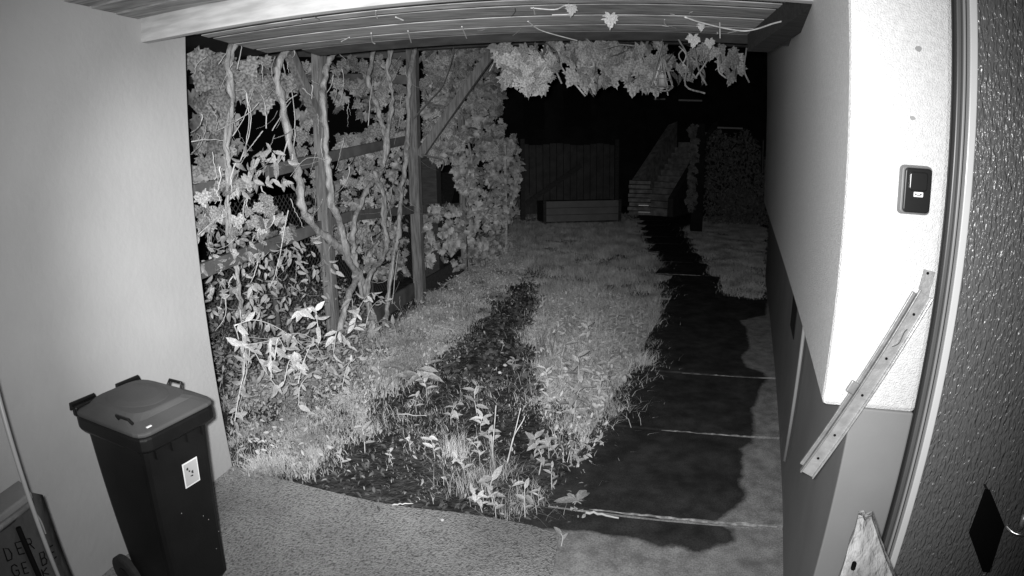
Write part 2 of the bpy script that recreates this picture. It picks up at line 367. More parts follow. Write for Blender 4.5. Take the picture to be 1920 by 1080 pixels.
def slab(t0, t1, s0, s1, name, parent, zt=0.0):
    stepc = .022 if t0 < 3.5 else .05
    nt = max(3, int((t1-t0)/stepc)); ns = max(3, int((s1-s0)/stepc))
    tt = np.linspace(t0, t1, nt); ss = np.linspace(s0, s1, ns); A, B = np.meshgrid(tt, ss)
    T2 = A-B*math.tan(ang)       # shear so that the joints follow az -16.5
    V = g0[None]+T2.ravel()[:, None]*pdir[None]+B.ravel()[:, None]*pn[None]; V[:, 2] = zt+.004*np.sin(V[:, 0]*3)*np.sin(V[:, 1]*2)
    F = [(j*nt+i, j*nt+i+1, (j+1)*nt+i+1, (j+1)*nt+i) for j in range(ns-1) for i in range(nt-1)]
    rim = [i for i in range(nt)]+[j*nt+nt-1 for j in range(1, ns)]+[(ns-1)*nt+i for i in range(nt-2, -1, -1)]+[j*nt for j in range(ns-2, 0, -1)]
    base = len(V); V = np.concatenate([V, V[rim]-np.array([0, 0, .07])]); k = len(rim)
    F += [(rim[(i+1) % k], rim[i], base+i, base+(i+1) % k) for i in range(k)]
    me = mesh(name, V, F)
    Ts, Ss = T2.ravel(), B.ravel(); ins = inpoly(Ts, Ss, DP.tolist()); sd = seg_dist(Ts, Ss)*np.where(ins, 1, -1)
    at = me.attributes.new('damp', 'FLOAT', 'POINT'); at.data.foreach_set('value', np.concatenate([np.clip(.5+sd*1.0, 0, 1), np.zeros(k)]).astype(np.float32))
    return link(name, me, M['path'], parent)
path = link('garden_path', None, kind='structure')
ts = [s_t(G(1300, y))[0]+s_t(G(1300, y))[1]*math.tan(ang) for y in (975, 811, 701, 557)]
ts = [ts[0], ts[1], ts[2], ts[3], *[s_t(G(x, y))[0]+s_t(G(x, y))[1]*math.tan(ang) for x, y in ((1300, 516), (1270, 484), (1250, 458), (1240, 440))], ts[3]+13.5]
ts = ts[:5]+[ts[4]+1.05*k for k in range(1, 9)]
for i in range(len(ts)-1):
    tc = (ts[i]+ts[i+1])/2; cw = .98+.225*(tc-5.7); w0, w1 = (-.02, 1.25) if i < 3 else (cw-.38, cw+.34)
    slab(ts[i]+.012, ts[i+1]-.012, w0, w1, 'slab', path, zt=.004*((i*7) % 3))
slab(ts[0]-2.9, ts[0]-.012, -.02, 1.35, 'landing_slab', path, zt=-.016)
# pale mortar lips standing in the joints
for i, (t, sa, sb) in enumerate(((ts[0], .02, 1.02), (ts[1], .12, .80), (ts[2], .05, .8), (ts[3], .15, 1.35), (ts[4], 1.0, 1.7), (ts[5], 1.3, 1.9), (ts[6], 1.5, 2.1))):
    pts = []
    for k in range(26):
        s = sb+(sa-sb)*k/25; pts.append(pathpt(t-s*math.tan(ang)+random.uniform(-.002, .002), s)+np.array([0, 0, random.uniform(-.004, .002)]))
    MB().tube(pts, [(.006 if i else .011)*random.uniform(.35, 1.1)*(1 if k % 25 else .3)*(.6+.6*k/25) for k in range(26)], 6, wob=.3).build('mortar_lip', M['mortar'], path)

# ------------------------------------------------------------------ left plastered wall
wu = U(79.3); wn = np.array([wu[1], -wu[0], 0])      # wn points to the yard
lw = thing('plastered_wall', 'smooth grey rendered house wall behind the wheelie bin', 'wall')
A = wallc-wu*6; B = wallc
MB().hexa([A-wn*.35-Z*.1, B-wn*.35-Z*.1, B-Z*.1, A-Z*.1, A-wn*.35+Z*3.4, B-wn*.35+Z*3.4, B+Z*3.4, A+Z*3.4]).build('wall', M['render'], lw, bevel=.006)

# ------------------------------------------------------------------ porch roof: beam, fascia, lapped planks, side beam
roof = thing('porch_roof', 'lapped plank roof over the yard with grey front beam and dark side beam', 'roof')
ju = U(-7.6); jn = U(82.4)
zb = EYE+.36*EYE
bp = G(263, 80, zb); bq = bp+ju*4.3
MB().hexa([bp, bq, bq+jn*.05, bp+jn*.05, bp+Z*.155, bq+Z*.155, bq+jn*.05+Z*.155, bp+jn*.05+Z*.155]).build('beam', M['beam'], roof, bevel=.004)
# planks beyond the beam
zc = EYE+.42*EYE
ys = [G(960, y, zc)@jn for y in (-9, 1, 12, 32, 50, 62, 80)]
x_l = -2.2; x_r = 4.0
for i in range(len(ys)-1):
    a, b = ys[i], ys[i+1]; zt0 = zc
    P0 = jn*(a+.008)+ju*(x_l if i < 5 else -1.95); P1 = jn*(a+.008)+ju*(1.45 if i < 5 else 1.55)
    w = (b-a)-.045
    # each plank tips down slightly; shadow lines are the black sheet seen through gaps
    b_ = MB().hexa([P0+Z*zt0, P1+Z*zt0, P1+jn*w+Z*(zt0-.002), P0+jn*w+Z*(zt0-.002), P0+Z*(zt0+.005), P1+Z*(zt0+.005), P1+jn*w+Z*(zt0+.003), P0+jn*w+Z*(zt0+.003)])
    b_.build('plank', (M['plank3'], M['plank'], M['plank2'], M['plank3'], M['plank2'], M['rail'])[i % 6], roof)
# roof sheet above the planks, coloured black so the gaps read as shade
P0 = jn*(ys[0]-2.9)+ju*(-3.2); L_ = ys[-1]-ys[0]+3.0
MB().hexa([P0+Z*(zc+.09), P0+ju*4.9+Z*(zc+.09), P0+ju*4.9+jn*L_+Z*(zc+.09), P0+jn*L_+Z*(zc+.09), P0+Z*(zc+.12), P0+ju*4.9+Z*(zc+.12), P0+ju*4.9+jn*L_+Z*(zc+.12), P0+jn*L_+Z*(zc+.12)]).build('roof_sheet', M['void'], roof)
# near soffit planks on the camera's side of the beam
for k in range(6):
    a = (bp@jn)-.012-.16*(k+1); P0 = jn*a+ju*(-2.45); zz = zb+.118+.006*k
    MB().box(P0+Z*zz, ju, jn, Z, 4.0, .15, .02).build('plank', M['plank2'], roof, bevel=.002)
# side beam beside the insulated facade
sb0 = np.array([.845, 1.93, 0])*EYE; sd = U(80.5); sl = np.array([-sd[1], sd[0], 0])
Pn = sb0-sd*1.7
MB().hexa([Pn+sl*.07+Z*zb, Pn-sl*.07+Z*zb, sb0-sl*.07+Z*zb, sb0+sl*.07+Z*zb, Pn+sl*.07+Z*(zb+.16), Pn-sl*.07+Z*(zb+.16), sb0-sl*.07+Z*(zb+.16), sb0+sl*.07+Z*(zb+.16)]).build('side_beam', M['darkwood'], roof, bevel=.004)

# ------------------------------------------------------------------ right house corner: insulated facade over a dark plinth
rw = thing('house_corner', 'white plastered house corner stepping out over a darker plinth beside the path', 'wall')
fd = U(67.2); fr_ = U(-22.8)
Fc = np.array([.489, .781, 0])*EYE; Fz = EYE-.38*EYE
far_end = Fc+fd*7.75
def slabv(b, P, u, v, a, c, z0, z1): return b.hexa([P+Z*z0, P+u*a+Z*z0, P+u*a+v*c+Z*z0, P+v*c+Z*z0, P+Z*z1, P+u*a+Z*z1, P+u*a+v*c+Z*z1, P+v*c+Z*z1])
slabv(MB(), Fc, fr_, fd, .285, 7.75, Fz, 3.9).build('insulated_facade', M['facade'], rw, bevel=.016)
Pc = Fc+fr_*.095+fd*.012
slabv(MB(), Pc, fr_, fd, .19, 7.7, -.1, Fz-.003).build('plinth', M['plinth'], rw, bevel=.006)
# dark sheet coloured as the shade in a narrow cellar opening; pipe beside it
o1 = Pc+fd*((math.tan(R(61.4))*0)+0)
def onpl(az):   # point of the plinth side at a bearing
    u = U(az); A_ = np.array([[u[0], -fd[0]], [u[1], -fd[1]]]); r = np.linalg.solve(A_, Pc[:2]); return u*r[0]
q = onpl(61.55)
slabv(MB(), q-fr_*.006, fr_, fd, .004, .34, .72, Fz-.02).build('painted_cellar_opening', M['void'], rw)
q = onpl(60.3)-fr_*.022
MB().tube([q+Z*.22, q+Z*(Fz-.01)], .010, 10).build('cable_pipe', M['greyf'], rw, smooth=True)
u_ = U(65.75); A_ = np.array([[u_[0], -fd[0]], [u_[1], -fd[1]]]); r_ = np.linalg.solve(A_, Fc[:2]); q = u_*r_[0]
slabv(MB(), q-fr_*.02, fr_, fd, .02, .9, EYE-.30, EYE+.30).build('dark_slot', M['seal'], rw)  # near-black plate for the narrow slot near the facade's far end

# facade dents: two small knocks in the plaster
fp = Fc-fd*.0
def FP(px, py, off=0.0):
    P = Fc-fd*off; return OP(px, py, P, -22.8)
for (px, py, r_) in ((1722, 92, .012), (1710, 222, .010)):
    c = FP(px, py, .001); b = MB(); ring = []
    for k in range(9):
        t = 2*math.pi*k/9; rr = r_*random.uniform(.5, 1.2); ring.append(c+fr_*math.cos(t)*rr+Z*math.sin(t)*rr*.6)
    b.prism([p for p in ring], [p-fd*.003 for p in ring]).build('plaster_chip', M['greyf'], rw)

# ------------------------------------------------------------------ key box
kb = thing('key_box', 'black key box with a pale label on the bright white facade', 'key box')
def rrect(c, u, v, hw, hh, r, n=6):
    out = []
    for (sx, sy, a0) in ((1, 1, 0), (-1, 1, 90), (-1, -1, 180), (1, -1, 270)):
        for k in range(n+1):
            a = R(a0+90*k/n); out.append(c+u*(sx*(hw-r)+math.cos(a)*r)+v*(sy*(hh-r)+math.sin(a)*r))
    return out
kc = FP(1713, 356); kw = .0445; kh = .0665
def layer(b, c, hw, hh, r, d0, d1, sh=.0):
    return b.prism(rrect(c-fd*d0, fr_, Z, hw, hh, r), rrect(c-fd*d1, fr_, Z, hw-sh, hh-sh, max(.002, r-sh)))
b = MB(); layer(b, kc, kw, kh, .014, 0, .026, .003); b.build('housing', M['greyp'], kb, bevel=.003)
b = MB(); layer(b, kc+fr_*.002, kw-.006, kh-.006, .012, .026, .036, .002); b.build('cover', M['blackp'], kb, bevel=.003)
b = MB(); layer(b, kc+Z*.024+fr_*.002, .026, .026, .010, .036, .040, .002); b.build('shutter', M['blackp'], kb, bevel=.002)
lc = kc-Z*.010+fr_*.004
b = MB(); layer(b, lc, .013, .0065, .001, .036, .0372, 0); lb = b.build('label_plate', M['stickerw'], kb)
b = MB()
for sx in (-1, 1): b.box(lc+fr_*(sx*.007-.003)-Z*.001-fd*.0378, fr_, fd, Z, .005, .0005, .0030)
b.box(lc-fr_*.004-Z*.003-fd*.0378, fr_, fd, Z, .010, .0005, .0016)
b.build('print', M['ink'], lb, kind='stuff')

# ------------------------------------------------------------------ door with frame and hammered glass
dr = thing('glazed_door', 'door of hammered glass in a pale moulded frame beside the white facade', 'door')
D0 = Fc+fr_*.287
def vstrip(x0, x1, d0, d1, m, name, z0=0.0, z1=3.3, parent=dr):
    P = D0+fr_*x0-fd*d0
    return MB().hexa([P+Z*z0, P+fr_*(x1-x0)+Z*z0, P+fr_*(x1-x0)+fd*d1+Z*z0, P+fd*d1+Z*z0, P+Z*z1, P+fr_*(x1-x0)+Z*z1, P+fr_*(x1-x0)+fd*d1+Z*z1, P+fd*d1+Z*z1]).build(name, M[m], parent, bevel=.003)
vstrip(-.001, .006, -.02, .05, 'seal', 'seal')
vstrip(.007, .020, .002, .07, 'framed', 'outer_frame')
vstrip(.0205, .0265, -.014, .05, 'seal', 'seal')
vstrip(.027, .035, -.004, .06, 'greyf', 'frame_bead')
vstrip(.0355, .0415, -.014, .05, 'seal', 'seal')
vstrip(.042, .064, .008, .07, 'white', 'door_stile')
vstrip(.0645, .069, -.016, .05, 'seal', 'seal')
P = D0+fr_*.069+fd*.014
MB().hexa([P+Z*.0, P+fr_*1.0, P+fr_*1.0+fd*.012, P+fd*.012, P+Z*3.3, P+fr_*1.0+Z*3.3, P+fr_*1.0+fd*.012+Z*3.3, P+fd*.012+Z*3.3]).build('glass_pane', M['glass'], dr)
# handle: lever on a steel neck
h0 = FP(1886, 985, .02); h1 = FP(1925, 1003, .055)
hn = MB().tube(spline([h0, h0*.6+h1*.4-fd*.01-Z*.008, h1, h1+fr_*.1]), .007, 10).build('handle', M['chrome'], dr, smooth=True)
h2 = FP(1922, 965, .03); MB().tube([h2, h2-Z*.05], .009, 10).build('key_cylinder', M['steel'], dr, smooth=True)
# black diamond plate
dp = thing('diamond_plate', 'black diamond shaped plate on the hammered glass door beside its handle', 'plate')
dq = [FP(*q, .02) for q in ((1847, 918), (1856, 919), (1883, 985), (1855, 1072), (1842, 1071), (1817, 1000))]
MB().prism([q+fd*.006 for q in dq], [q-fd*.006 for q in dq]).build('plate', M['ink'], dp, bevel=.002)
MB().tube([(dq[0]+dq[1])/2+fd*.004, (dq[0]+dq[1])/2+fd*.03], .004, 6).build('fixing_pin', M['seal'], dp)

# ------------------------------------------------------------------ perforated stay bar
st = thing('stay_bar', 'pale perforated metal stay bar slanting across the facade corner', 'metal bar')
a0 = FP(1739, 512, .03); a1 = FP(1735, 552, .035); e1 = FP(1512, 888, .045)
dB = e1-a1; LB = np.linalg.norm(dB); dB /= LB; sB = np.cross(dB, -fd); sB /= np.linalg.norm(sB); oB = -fd
def barbox(b, t0, t1, s0, s1, o0, o1):
    P = a1+dB*t0+sB*s0+oB*o0
    return b.box(P, dB, sB, oB, t1-t0, s1-s0, o1-o0)
if sB[2] < 0: sB = -sB
b = MB(); barbox(b, 0, LB, -.019, .019, 0, .003); b.build('web', M['steel'], st, bevel=.001)
b = MB(); barbox(b, 0, LB, -.023, -.0192, -.004, .014); b.build('flange', M['steel'], st, bevel=.001)
b = MB(); barbox(b, -.005, LB, .0192, .024, -.004, .014); b.build('flange', M['steeld'], st, bevel=.001)
b = MB(); barbox(b, .01, LB*.97, .025, .037, -.006, .004); b.build('sliding_rail', M['steeld'], st, bevel=.002)
b = MB(); b.beam(a0-dB*.008, a1+dB*.03, .036, .004, up=fd); b.build('hinge_plate', M['steel'], st, bevel=.001)
b = MB(); barbox(b, LB*.49, LB*.55, .025, .052, -.002, .010); b.build('catch', M['steeld'], st, bevel=.004)
for t in (-.02, LB*.10, LB*.33, LB*.53, LB*.76, LB*.90):
    c = a1+dB*t+oB*.0032; c = c if t > 0 else a0+oB*.003
    ring = [c+dB*math.cos(2*math.pi*k/10)*.0042+sB*math.sin(2*math.pi*k/10)*.0042 for k in range(10)]
    MB().prism(ring, [p+oB*.0008 for p in ring]).build('screw_hole' if t > 0 else 'screw', M['ink'], st)
b = MB(); b.tube(spline([a1+dB*(LB*.17)+oB*.008-sB*.004, a1+dB*(LB*.19)+oB*.012, a1+dB*(LB*.24)-sB*.004+oB*.01, a1+dB*(LB*.27)+sB*.006+oB*.006]), .0018, 6).build('spring', M['chrome'], st)
# ------------------------------------------------------------------ splintered board in front of the frame
bd = thing('splintered_board', 'pale splintered board with a bolt standing in front of the door frame', 'board')
def at(px, py, D): d = ray(px, py); return E0+d*(D/math.hypot(d[0], d[1]))
tops = [at(1608, 973, 1.38), at(1618, 971, 1.39), at(1622, 978, 1.39), at(1634, 971, 1.40)]
bots = [at(1560, 1130, 1.30), at(1600, 1150, 1.30), at(1650, 1150, 1.33), at(1690, 1130, 1.37)]
row = []
for k in range(7):
    t = k/6; r_ = [tops[i]*(1-t)+bots[i]*t for i in range(4)]
    row.append([p+np.array([random.uniform(-.004, .004), random.uniform(-.004, .004), 0])*(0 if k == 0 else 1) for p in r_])
down = [np.array([p[0]*.98, p[1]*.98, .0]) for p in row[-1]]; row.append(down)
V = []; F = []
off = np.array([.02, .03, 0])
for s_ in (0, 1):
    for r_ in row: V += [p+off*s_ for p in r_]
nr = len(row)
for k in range(nr-1):
    for i in range(3):
        a = k*4+i; F.append((a, a+1, a+5, a+4)); a += nr*4; F.append((a+4, a+5, a+1, a))
    for i in (0, 3):
        a = k*4+i; c = a+nr*4; F.append((a, a+4, c+4, c) if i == 0 else (a+4, a, c, c+4))
for i in range(3): F.append((i+nr*4, i+1+nr*4, i+1, i))
link('board_face', mesh('board_face', V, F), M['board'], bd)
c = at(1600, 1062, 1.31); MB().tube([c+np.array([.01, .012, 0]), c-np.array([.006, .008, 0])], .006, 6).build('bolt', M['ink'], bd)

# ------------------------------------------------------------------ wheelie bin
wb = thing('wheelie_bin', 'black wheelie bin with a lighter lid and square sticker by the grey wall', 'bin')
fu = U(-20); su = U(70)                # towards the front, along the width
zr = .915
Bc = G(266, 828, zr)                   # near front rim corner
Cc = Bc+su*.38; Ac = Bc-fu*.50; Dc = Cc-fu*.50
ctr = (Bc+Cc+Ac+Dc)/4*np.array([1, 1, 0])
def quad(fx0, fx1, sy0, sy1, z):  # f back..front from ctr, s near..far
    return [ctr+fu*fx0+su*sy0+Z*z, ctr+fu*fx1+su*sy0+Z*z, ctr+fu*fx1+su*sy1+Z*z, ctr+fu*fx0+su*sy1+Z*z]
def rquad(fx0, fx1, sy0, sy1, z, r=.035):
    c = ctr+fu*(fx0+fx1)/2+su*(sy0+sy1)/2+Z*z; return rrect(c, fu, su, (fx1-fx0)/2, (sy1-sy0)/2, r, 3)
def loft(rings, name, m, parent, bevel=0, smooth=False):
    k = len(rings[0]); V = [p for r_ in rings for p in r_]; F = [tuple(reversed(range(k)))]
    for i in range(len(rings)-1):
        for j in range(k): F.append((i*k+j, i*k+(j+1) % k, (i+1)*k+(j+1) % k, (i+1)*k+j))
    F.append(tuple((len(rings)-1)*k+j for j in range(k)))
    o = link(name, mesh(name, V, F, False), m, parent)
    if bevel:
        bb = o.modifiers.new('bevel', 'BEVEL'); bb.width = bevel; bb.segments = 2; bb.limit_method = 'ANGLE'; bb.angle_limit = R(35)
    return o
loft([rquad(-.17, .10, -.15, .15, .02), rquad(-.19, .12, -.16, .16, .05), rquad(-.215, .205, -.165, .165, .80), rquad(-.215, .21, -.167, .167, .84)], 'body', M['bin'], wb, .006)
loft([rquad(-.235, .225, -.178, .178, .842, .04), rquad(-.25, .25, -.192, .192, .862, .045), rquad(-.25, .25, -.192, .192, .905, .045), rquad(-.245, .245, -.187, .187, .915, .045)], 'rim', M['bin'], wb, .004)
lid = loft([rquad(-.235, .252, -.194, .194, .918, .05), rquad(-.235, .254, -.195, .195, .935, .05), rquad(-.187, .1875, -.168, .168, .958, .06), rquad(-.19, .17, -.135, .135, .976, .07)], 'lid', M['lid'], wb, .006)
# domed round centre of the lid
ring = [[ctr+fu*(-.02+math.cos(2*math.pi*k/28)*r_*1.1)+su*(math.sin(2*math.pi*k/28)*r_*.80)+Z*z for k in range(28)] for r_, z in ((.155, .974), (.14, .978), (.10, .983), (.03, .985))]
loft(ring, 'lid_dome', M['lid'], lid)
# two bail handles on the lid sides
for s_ in (-1, 1):
    c = ctr+fu*(.02 if s_ > 0 else .13)+su*(s_*.165)+Z*.957
    pts = [c-fu*.045, c-fu*.04+Z*.022+su*s_*.012, c+fu*.04+Z*.022+su*s_*.012, c+fu*.045]
    MB().tube(pts, .0065, 8).build('lid_handle', M['bin'], lid)
# rear hinge ears with grip bars
for s_ in (-1, 1):
    c = ctr-fu*.25+su*(s_*.12)+Z*.93
    MB().box(c-su*.06-fu*.02-Z*.03, fu, su, Z, .035, .12, .045).build('hinge_grip', M['bin'], wb, bevel=.008)
    MB().tube([c-fu*.015-su*.06+Z*.0, c-fu*.02-su*.06+Z*.02, c-fu*.02+su*.06+Z*.02, c-fu*.015+su*.06], .010, 8).build('grip_bar', M['bin'], wb)
for s_ in (-1, 1):
    c = ctr-fu*.225+su*(s_*.17)+Z*.1
    wv = MB().tube([c-su*.02, c-su*.014, c+su*.014, c+su*.02], [.085, .1, .1, .085], 24).build('wheel', M['rubber'], wb)
    MB().tube([c-su*.024, c+su*.024], .045, 16).build('hub', M['bin'], wv)
# ribs under the rim at the front, dust spots
for s_ in (-.12, -.04, .04, .12):
    MB().box(ctr+fu*.203+su*(s_-.004)+Z*.80, fu, su, Z, .018, .008, .042).build('front_rib', M['bin'], wb)
# sticker on the front
sF0 = ctr+fu*.09; sF1 = ctr+fu*.205
def onfront(s_, z, o=.003): t = (z-.05)/.75; return ctr+fu*(.12+.085*t+o)+su*s_+Z*z
sc_ = [onfront(-.005, .60), onfront(.076, .60), onfront(.076, .715), onfront(-.005, .715)]
stk = MB().prism(sc_, [p+fu*.0015 for p in sc_]).build('sticker', M['stickerw'], wb)
sc2 = [onfront(.000, .606, .0048), onfront(.071, .606, .0048), onfront(.071, .709, .0048), onfront(.000, .709, .0048)]
MB().prism(sc2, [p+fu*.0006 for p in sc2]).build('sticker_field', M['sticker'], stk)
b = MB()
for (s_, z, dx, dz) in ((.012, .680, .010, .010), (.022, .668, .008, .006), (.036, .655, .010, .012), (.028, .643, .014, .004)):
    q = [onfront(s_, z, .0058), onfront(s_+dx, z-.004, .0058), onfront(s_+dx, z+dz, .0058), onfront(s_, z+dz*.8, .0058)]; b.prism(q, [p+fu*.0005 for p in q])
b.build('sticker_print', M['rubber'], stk)
c = ctr+fu*.235+su*(-.15)+Z*.949
MB().box(c, fu, su, Z, .008, .022, .004).build('lid_mark', M['stickerw'], lid)
for i, (s_, z) in enumerate(((.06, .42), (.085, .385), (.13, .29), (-.05, .5), (.10, .21))):
    p = onfront(s_, z, .003); MB().box(p, fu, su, Z, .001, .003, .0035).build('dirt_fleck', M['sticker'], wb)

# ------------------------------------------------------------------ sack stand
ss = thing('sack_stand', 'lidded sack stand with printed plastic sack at the foot of the wall', 'sack stand')
pz = .90
pR = G(60, 925, pz); pN = G(-6, 974, pz); pF = G(36, 902, pz); pL = pN+(pF-pR)*1.6
pole = at(23, 835, math.hypot(pR[0], pR[1])-.03); pole[2] = 0
MB().tube([pole, pole+Z*1.75], .008, 10).build('pole', M['greyf'], ss, smooth=True)
top = [pN, pR, pF, pF+(pN-pR)*1.0, pN+(pN-pR)*.8]
MB().prism([p-Z*.02 for p in top], [p+Z*.006 for p in top]).build('lid', M['lidg'], ss, bevel=.006)
un = (pR-pN); un /= np.linalg.norm(un); vn = np.array([-un[1], un[0], 0])     # vn points away from the camera
if vn@(pR-np.array([0, 0, pz])) < 0: vn = -vn
rim_ = [pN-un*.3-vn*.004, pR-vn*.004, pF+un*.004, pF+un*.004-vn*-.03]
MB().tube([pN-un*.3-Z*.035+vn*.01, pR-Z*.035+vn*.01-un*.01, pF-Z*.035-un*.01], .012, 8).build('hoop', M['steeld'], ss, smooth=True)
# sack: bulging sheet hanging under the hoop
nu, nv = 22, 22; V = []
for j in range(nv):
    for i in range(nu):
        u = i/(nu-1); v = j/(nv-1); p = (pR-un*.42)+un*.475*u+vn*.015
        bul = .05*math.sin(math.pi*min(1, u*1.0))*math.sin(math.pi*min(1, .15+v*.8))+.006*math.sin(u*23+v*3)
        V.append(p-vn*bul+Z*(-.04-v*.82))
nf = nu*nv
V += [p+vn*.06 for p in V[:nf]]
F = []
for j in range(nv-1):
    for i in range(nu-1):
        a = j*nu+i; F.append((a, a+nu, a+nu+1, a+1)); a += nf; F.append((a, a+1, a+nu+1, a+nu))
    a = j*nu+nu-1; F.append((a, a+nu, a+nu+nf, a+nf)); a = j*nu; F.append((a, a+nf, a+nu+nf, a+nu))
sack = link('sack', mesh('sack', V, F, True), M['sack'], ss)
# printed capitals drawn as strokes that lie on the sack's bulge
GLY = {'D': [[(0, 0), (0, 1), (.45, .9), (.6, .5), (.45, .1), (0, 0)]], 'E': [[(.6, 0), (0, 0), (0, 1), (.6, 1)], [(0, .5), (.45, .5)]],
       'R': [[(0, 0), (0, 1), (.5, .95), (.55, .7), (.45, .5), (0, .5)], [(.25, .5), (.6, 0)]], 'B': [[(0, 0), (0, 1), (.45, .95), (.5, .75), (.4, .52), (0, .5)], [(.4, .52), (.6, .28), (.5, .03), (0, 0)]],
       'G': [[(.6, .8), (.4, 1), (.1, .9), (0, .5), (.1, .1), (.4, 0), (.6, .2), (.6, .5), (.35, .5)]], 'K': [[(0, 0), (0, 1)], [(.6, 1), (0, .45), (.6, 0)]]}
def sackpt(px, py):
    P = at(px, py, 2.0); base = pR-un*.42+vn*.015; n_ = vn; d = ray(px, py); p = E0+d*((n_@(base-E0))/(n_@d))
    for _ in range(4):
        u = min(max(((p-base)@un)/.475, 0), 1); v = min(max((pz-.04-p[2])/.82, 0), 1)
        bul = .05*math.sin(math.pi*u)*math.sin(math.pi*min(1, .15+v*.8))+.006*math.sin(u*23+v*3)
        q = base-vn*(bul+.002); p = E0+d*((n_@(q-E0))/(n_@d))
    return p
b = MB()
for ch, (x, y), (ux, uy), (vx, vy) in (('D', (14, 1052), (20, -3), (-8, -24)), ('E', (36, 1040), (18, -5), (-8, -22)), ('R', (55, 1031), (16, -4), (-7, -20)),
        ('B', (80, 1061), (16, -8), (-6, -24)), ('E', (98, 1050), (13, -10), (-7, -22)), ('G', (26, 1082), (20, -4), (-7, -22)), ('E', (46, 1076), (14, -4), (-6, -20)), ('K', (82, 1080), (16, -6), (-4, -12))):
    for stt in GLY[ch]:
        b.tube([sackpt(x+ux*p[0]+vx*p[1], y+uy*p[0]+vy*p[1]) for p in stt], .0022, 5)
b.build('print', M['ink'], sack, kind='stuff')
s0 = sackpt(30, 988)-vn*.01; s1 = sackpt(72, 1085)-vn*.01
MB().tube([s0, s1, s1-Z*.2], .009, 8).build('strap', M['ink'], ss)
MB().tube(spline([sackpt(60, 955)-vn*.004, sackpt(72, 975)-vn*.01, sackpt(84, 1000)-vn*.004]), .003, 6).build('clip', M['steel'], ss)

# ------------------------------------------------------------------ pergola trellis
P2 = G(785, 560); tu = U(79); tn = np.array([tu[1], -tu[0], 0])
def TP(px, py, off=0.0): return OP(px, py, P2+tn*off, 79)
tr = thing('pergola_trellis', 'weathered wooden pergola posts rails and braces under the climbing vine', 'pergola')
def vpost(P, w, h, m='post', name='post', parent=None):
    P = np.array([P[0], P[1], -.05]); return MB().box(P-tu*w/2-tn*w/2, tu, -tn*-1, Z, w, w, h).build(name, M[m], parent or tr, bevel=.006)
p1 = TP(609, 400); vpost(p1, .10, 3.6)
p2_ = TP(781, 400); vpost(p2_, .13, 3.7)
p3 = G(872, 512); vpost(p3, .09, 2.6)
p4 = G(950, 480)
def bar(A, B, w, h, m='rail', name='rail'): return MB().beam(A, B, w, h).build(name, M[m], tr, bevel=.004)
bar(TP(372, 510, -.03), TP(655, 405, -.03), .04, .10)
bar(TP(655, 405, -.03)+tu*.005, TP(860, 386, -.03), .04, .10)
bar(TP(500, 322, -.03), TP(765, 262, -.03), .04, .10)
bar(TP(362, 360, -.03), TP(440, 340, -.03), .04, .09)
bar(TP(620, 640, -.05), TP(775, 545, -.05), .04, .2, 'rail', 'base_board')
p5 = TP(792, 540, -.05); bar(p5, OP(868, 495, P2, 72), .04, .22, 'darkwood', 'base_board')
# brace from the second post up to the cross beam
x2 = OP(945, 68, p2_, -8); bar(OP(787, 292, p2_, -8), x2, .09, .11, 'post', 'brace')
bar(TP(542, 98, .0), TP(598, 225, .0), .07, .09, 'post', 'brace')
bar(TP(790, 245, .0), OP(770, 410, p2_, 79), .06, .07, 'rail', 'brace') if False else None
q = p2_.copy(); q[2] = 3.25; bar(q-U(-8)*.3, q+U(-8)*5.2, .09, .14, 'rail', 'cross_beam')
q = TP(360, 100); bar(np.array([p1[0], p1[1], 3.45])-tu*2.2, np.array([p2_[0], p2_[1], 3.45])+tu*.4, .08, .14, 'rail', 'top_beam')
# neighbour frame behind: two level boards running left from the second post
for (ya, yb, h_) in ((100, 100, .16), (150, 150, .12)):
    A_ = OP(783, ya, p2_+U(82)*.12, -6); B_ = OP(352, yb, p2_+U(82)*.12, -6); bar(A_, B_, .03, h_, 'rail', 'board')
bt = OP(452, 130, p2_+U(82)*.2, -6); bar(bt-U(-6)*.55, bt+U(-6)*.55, .02, .27, 'plank', 'board')
vpost(p4, .05, 2.05, 'plank', 'pole')
vpost(OP(808, 300, p2_+tu*.9, -8), .22, 2.05, 'darkwood', 'board')

# chain link fence beyond the trellis
cf = thing('chain_link_fence', 'chain link fence with thin round posts behind the pergola vine', 'fence')
cA = TP(400, 400, -.5); cA[2] = 0; 
for px in (503, 355, 690, 800):
    q = TP(px, 420, -.55); MB().tube([q*np.array([1, 1, 0]), q*np.array([1, 1, 0])+Z*1.55], .028, 10).build('post', M['rail'], cf, smooth=True)
s0_ = TP(380, 400, -.6)*np.array([1, 1, 0]); b = MB(); Lf = 6.0; hz = 1.5; st_ = .07
V = []; F = []
def wirestrip(A, B, r=.0022):
    n_ = len(V); d = B-A; d = d/np.linalg.norm(d); s = np.cross(d, tn)*r
    V.extend([A-s, B-s, B+s, A+s, A-s+tn*r*2, B-s+tn*r*2, B+s+tn*r*2, A+s+tn*r*2]); F.extend([(n_, n_+1, n_+2, n_+3), (n_+4, n_+7, n_+6, n_+5), (n_, n_+4, n_+5, n_+1), (n_+2, n_+6, n_+7, n_+3)])
k = -int(hz/st_)
while k*st_ < Lf:
    for sg in (1, -1):
        x0 = k*st_ if sg > 0 else k*st_+hz; x1 = x0+sg*hz; z0, z1 = 0, hz
        if sg > 0 and x0 < 0: z0 = -x0; x0 = 0
        if sg < 0 and x1 < 0: z1 = hz+x1; x1 = 0
        if x0 < 0 or x1 < 0 or z1 <= z0: continue
        wirestrip(s0_+tu*x0+Z*(z0+.03), s0_+tu*x1+Z*(z1+.03))
    k += 1
link('wire_mesh', mesh('wire_mesh', V, F), M['wire'], cf, kind='stuff')

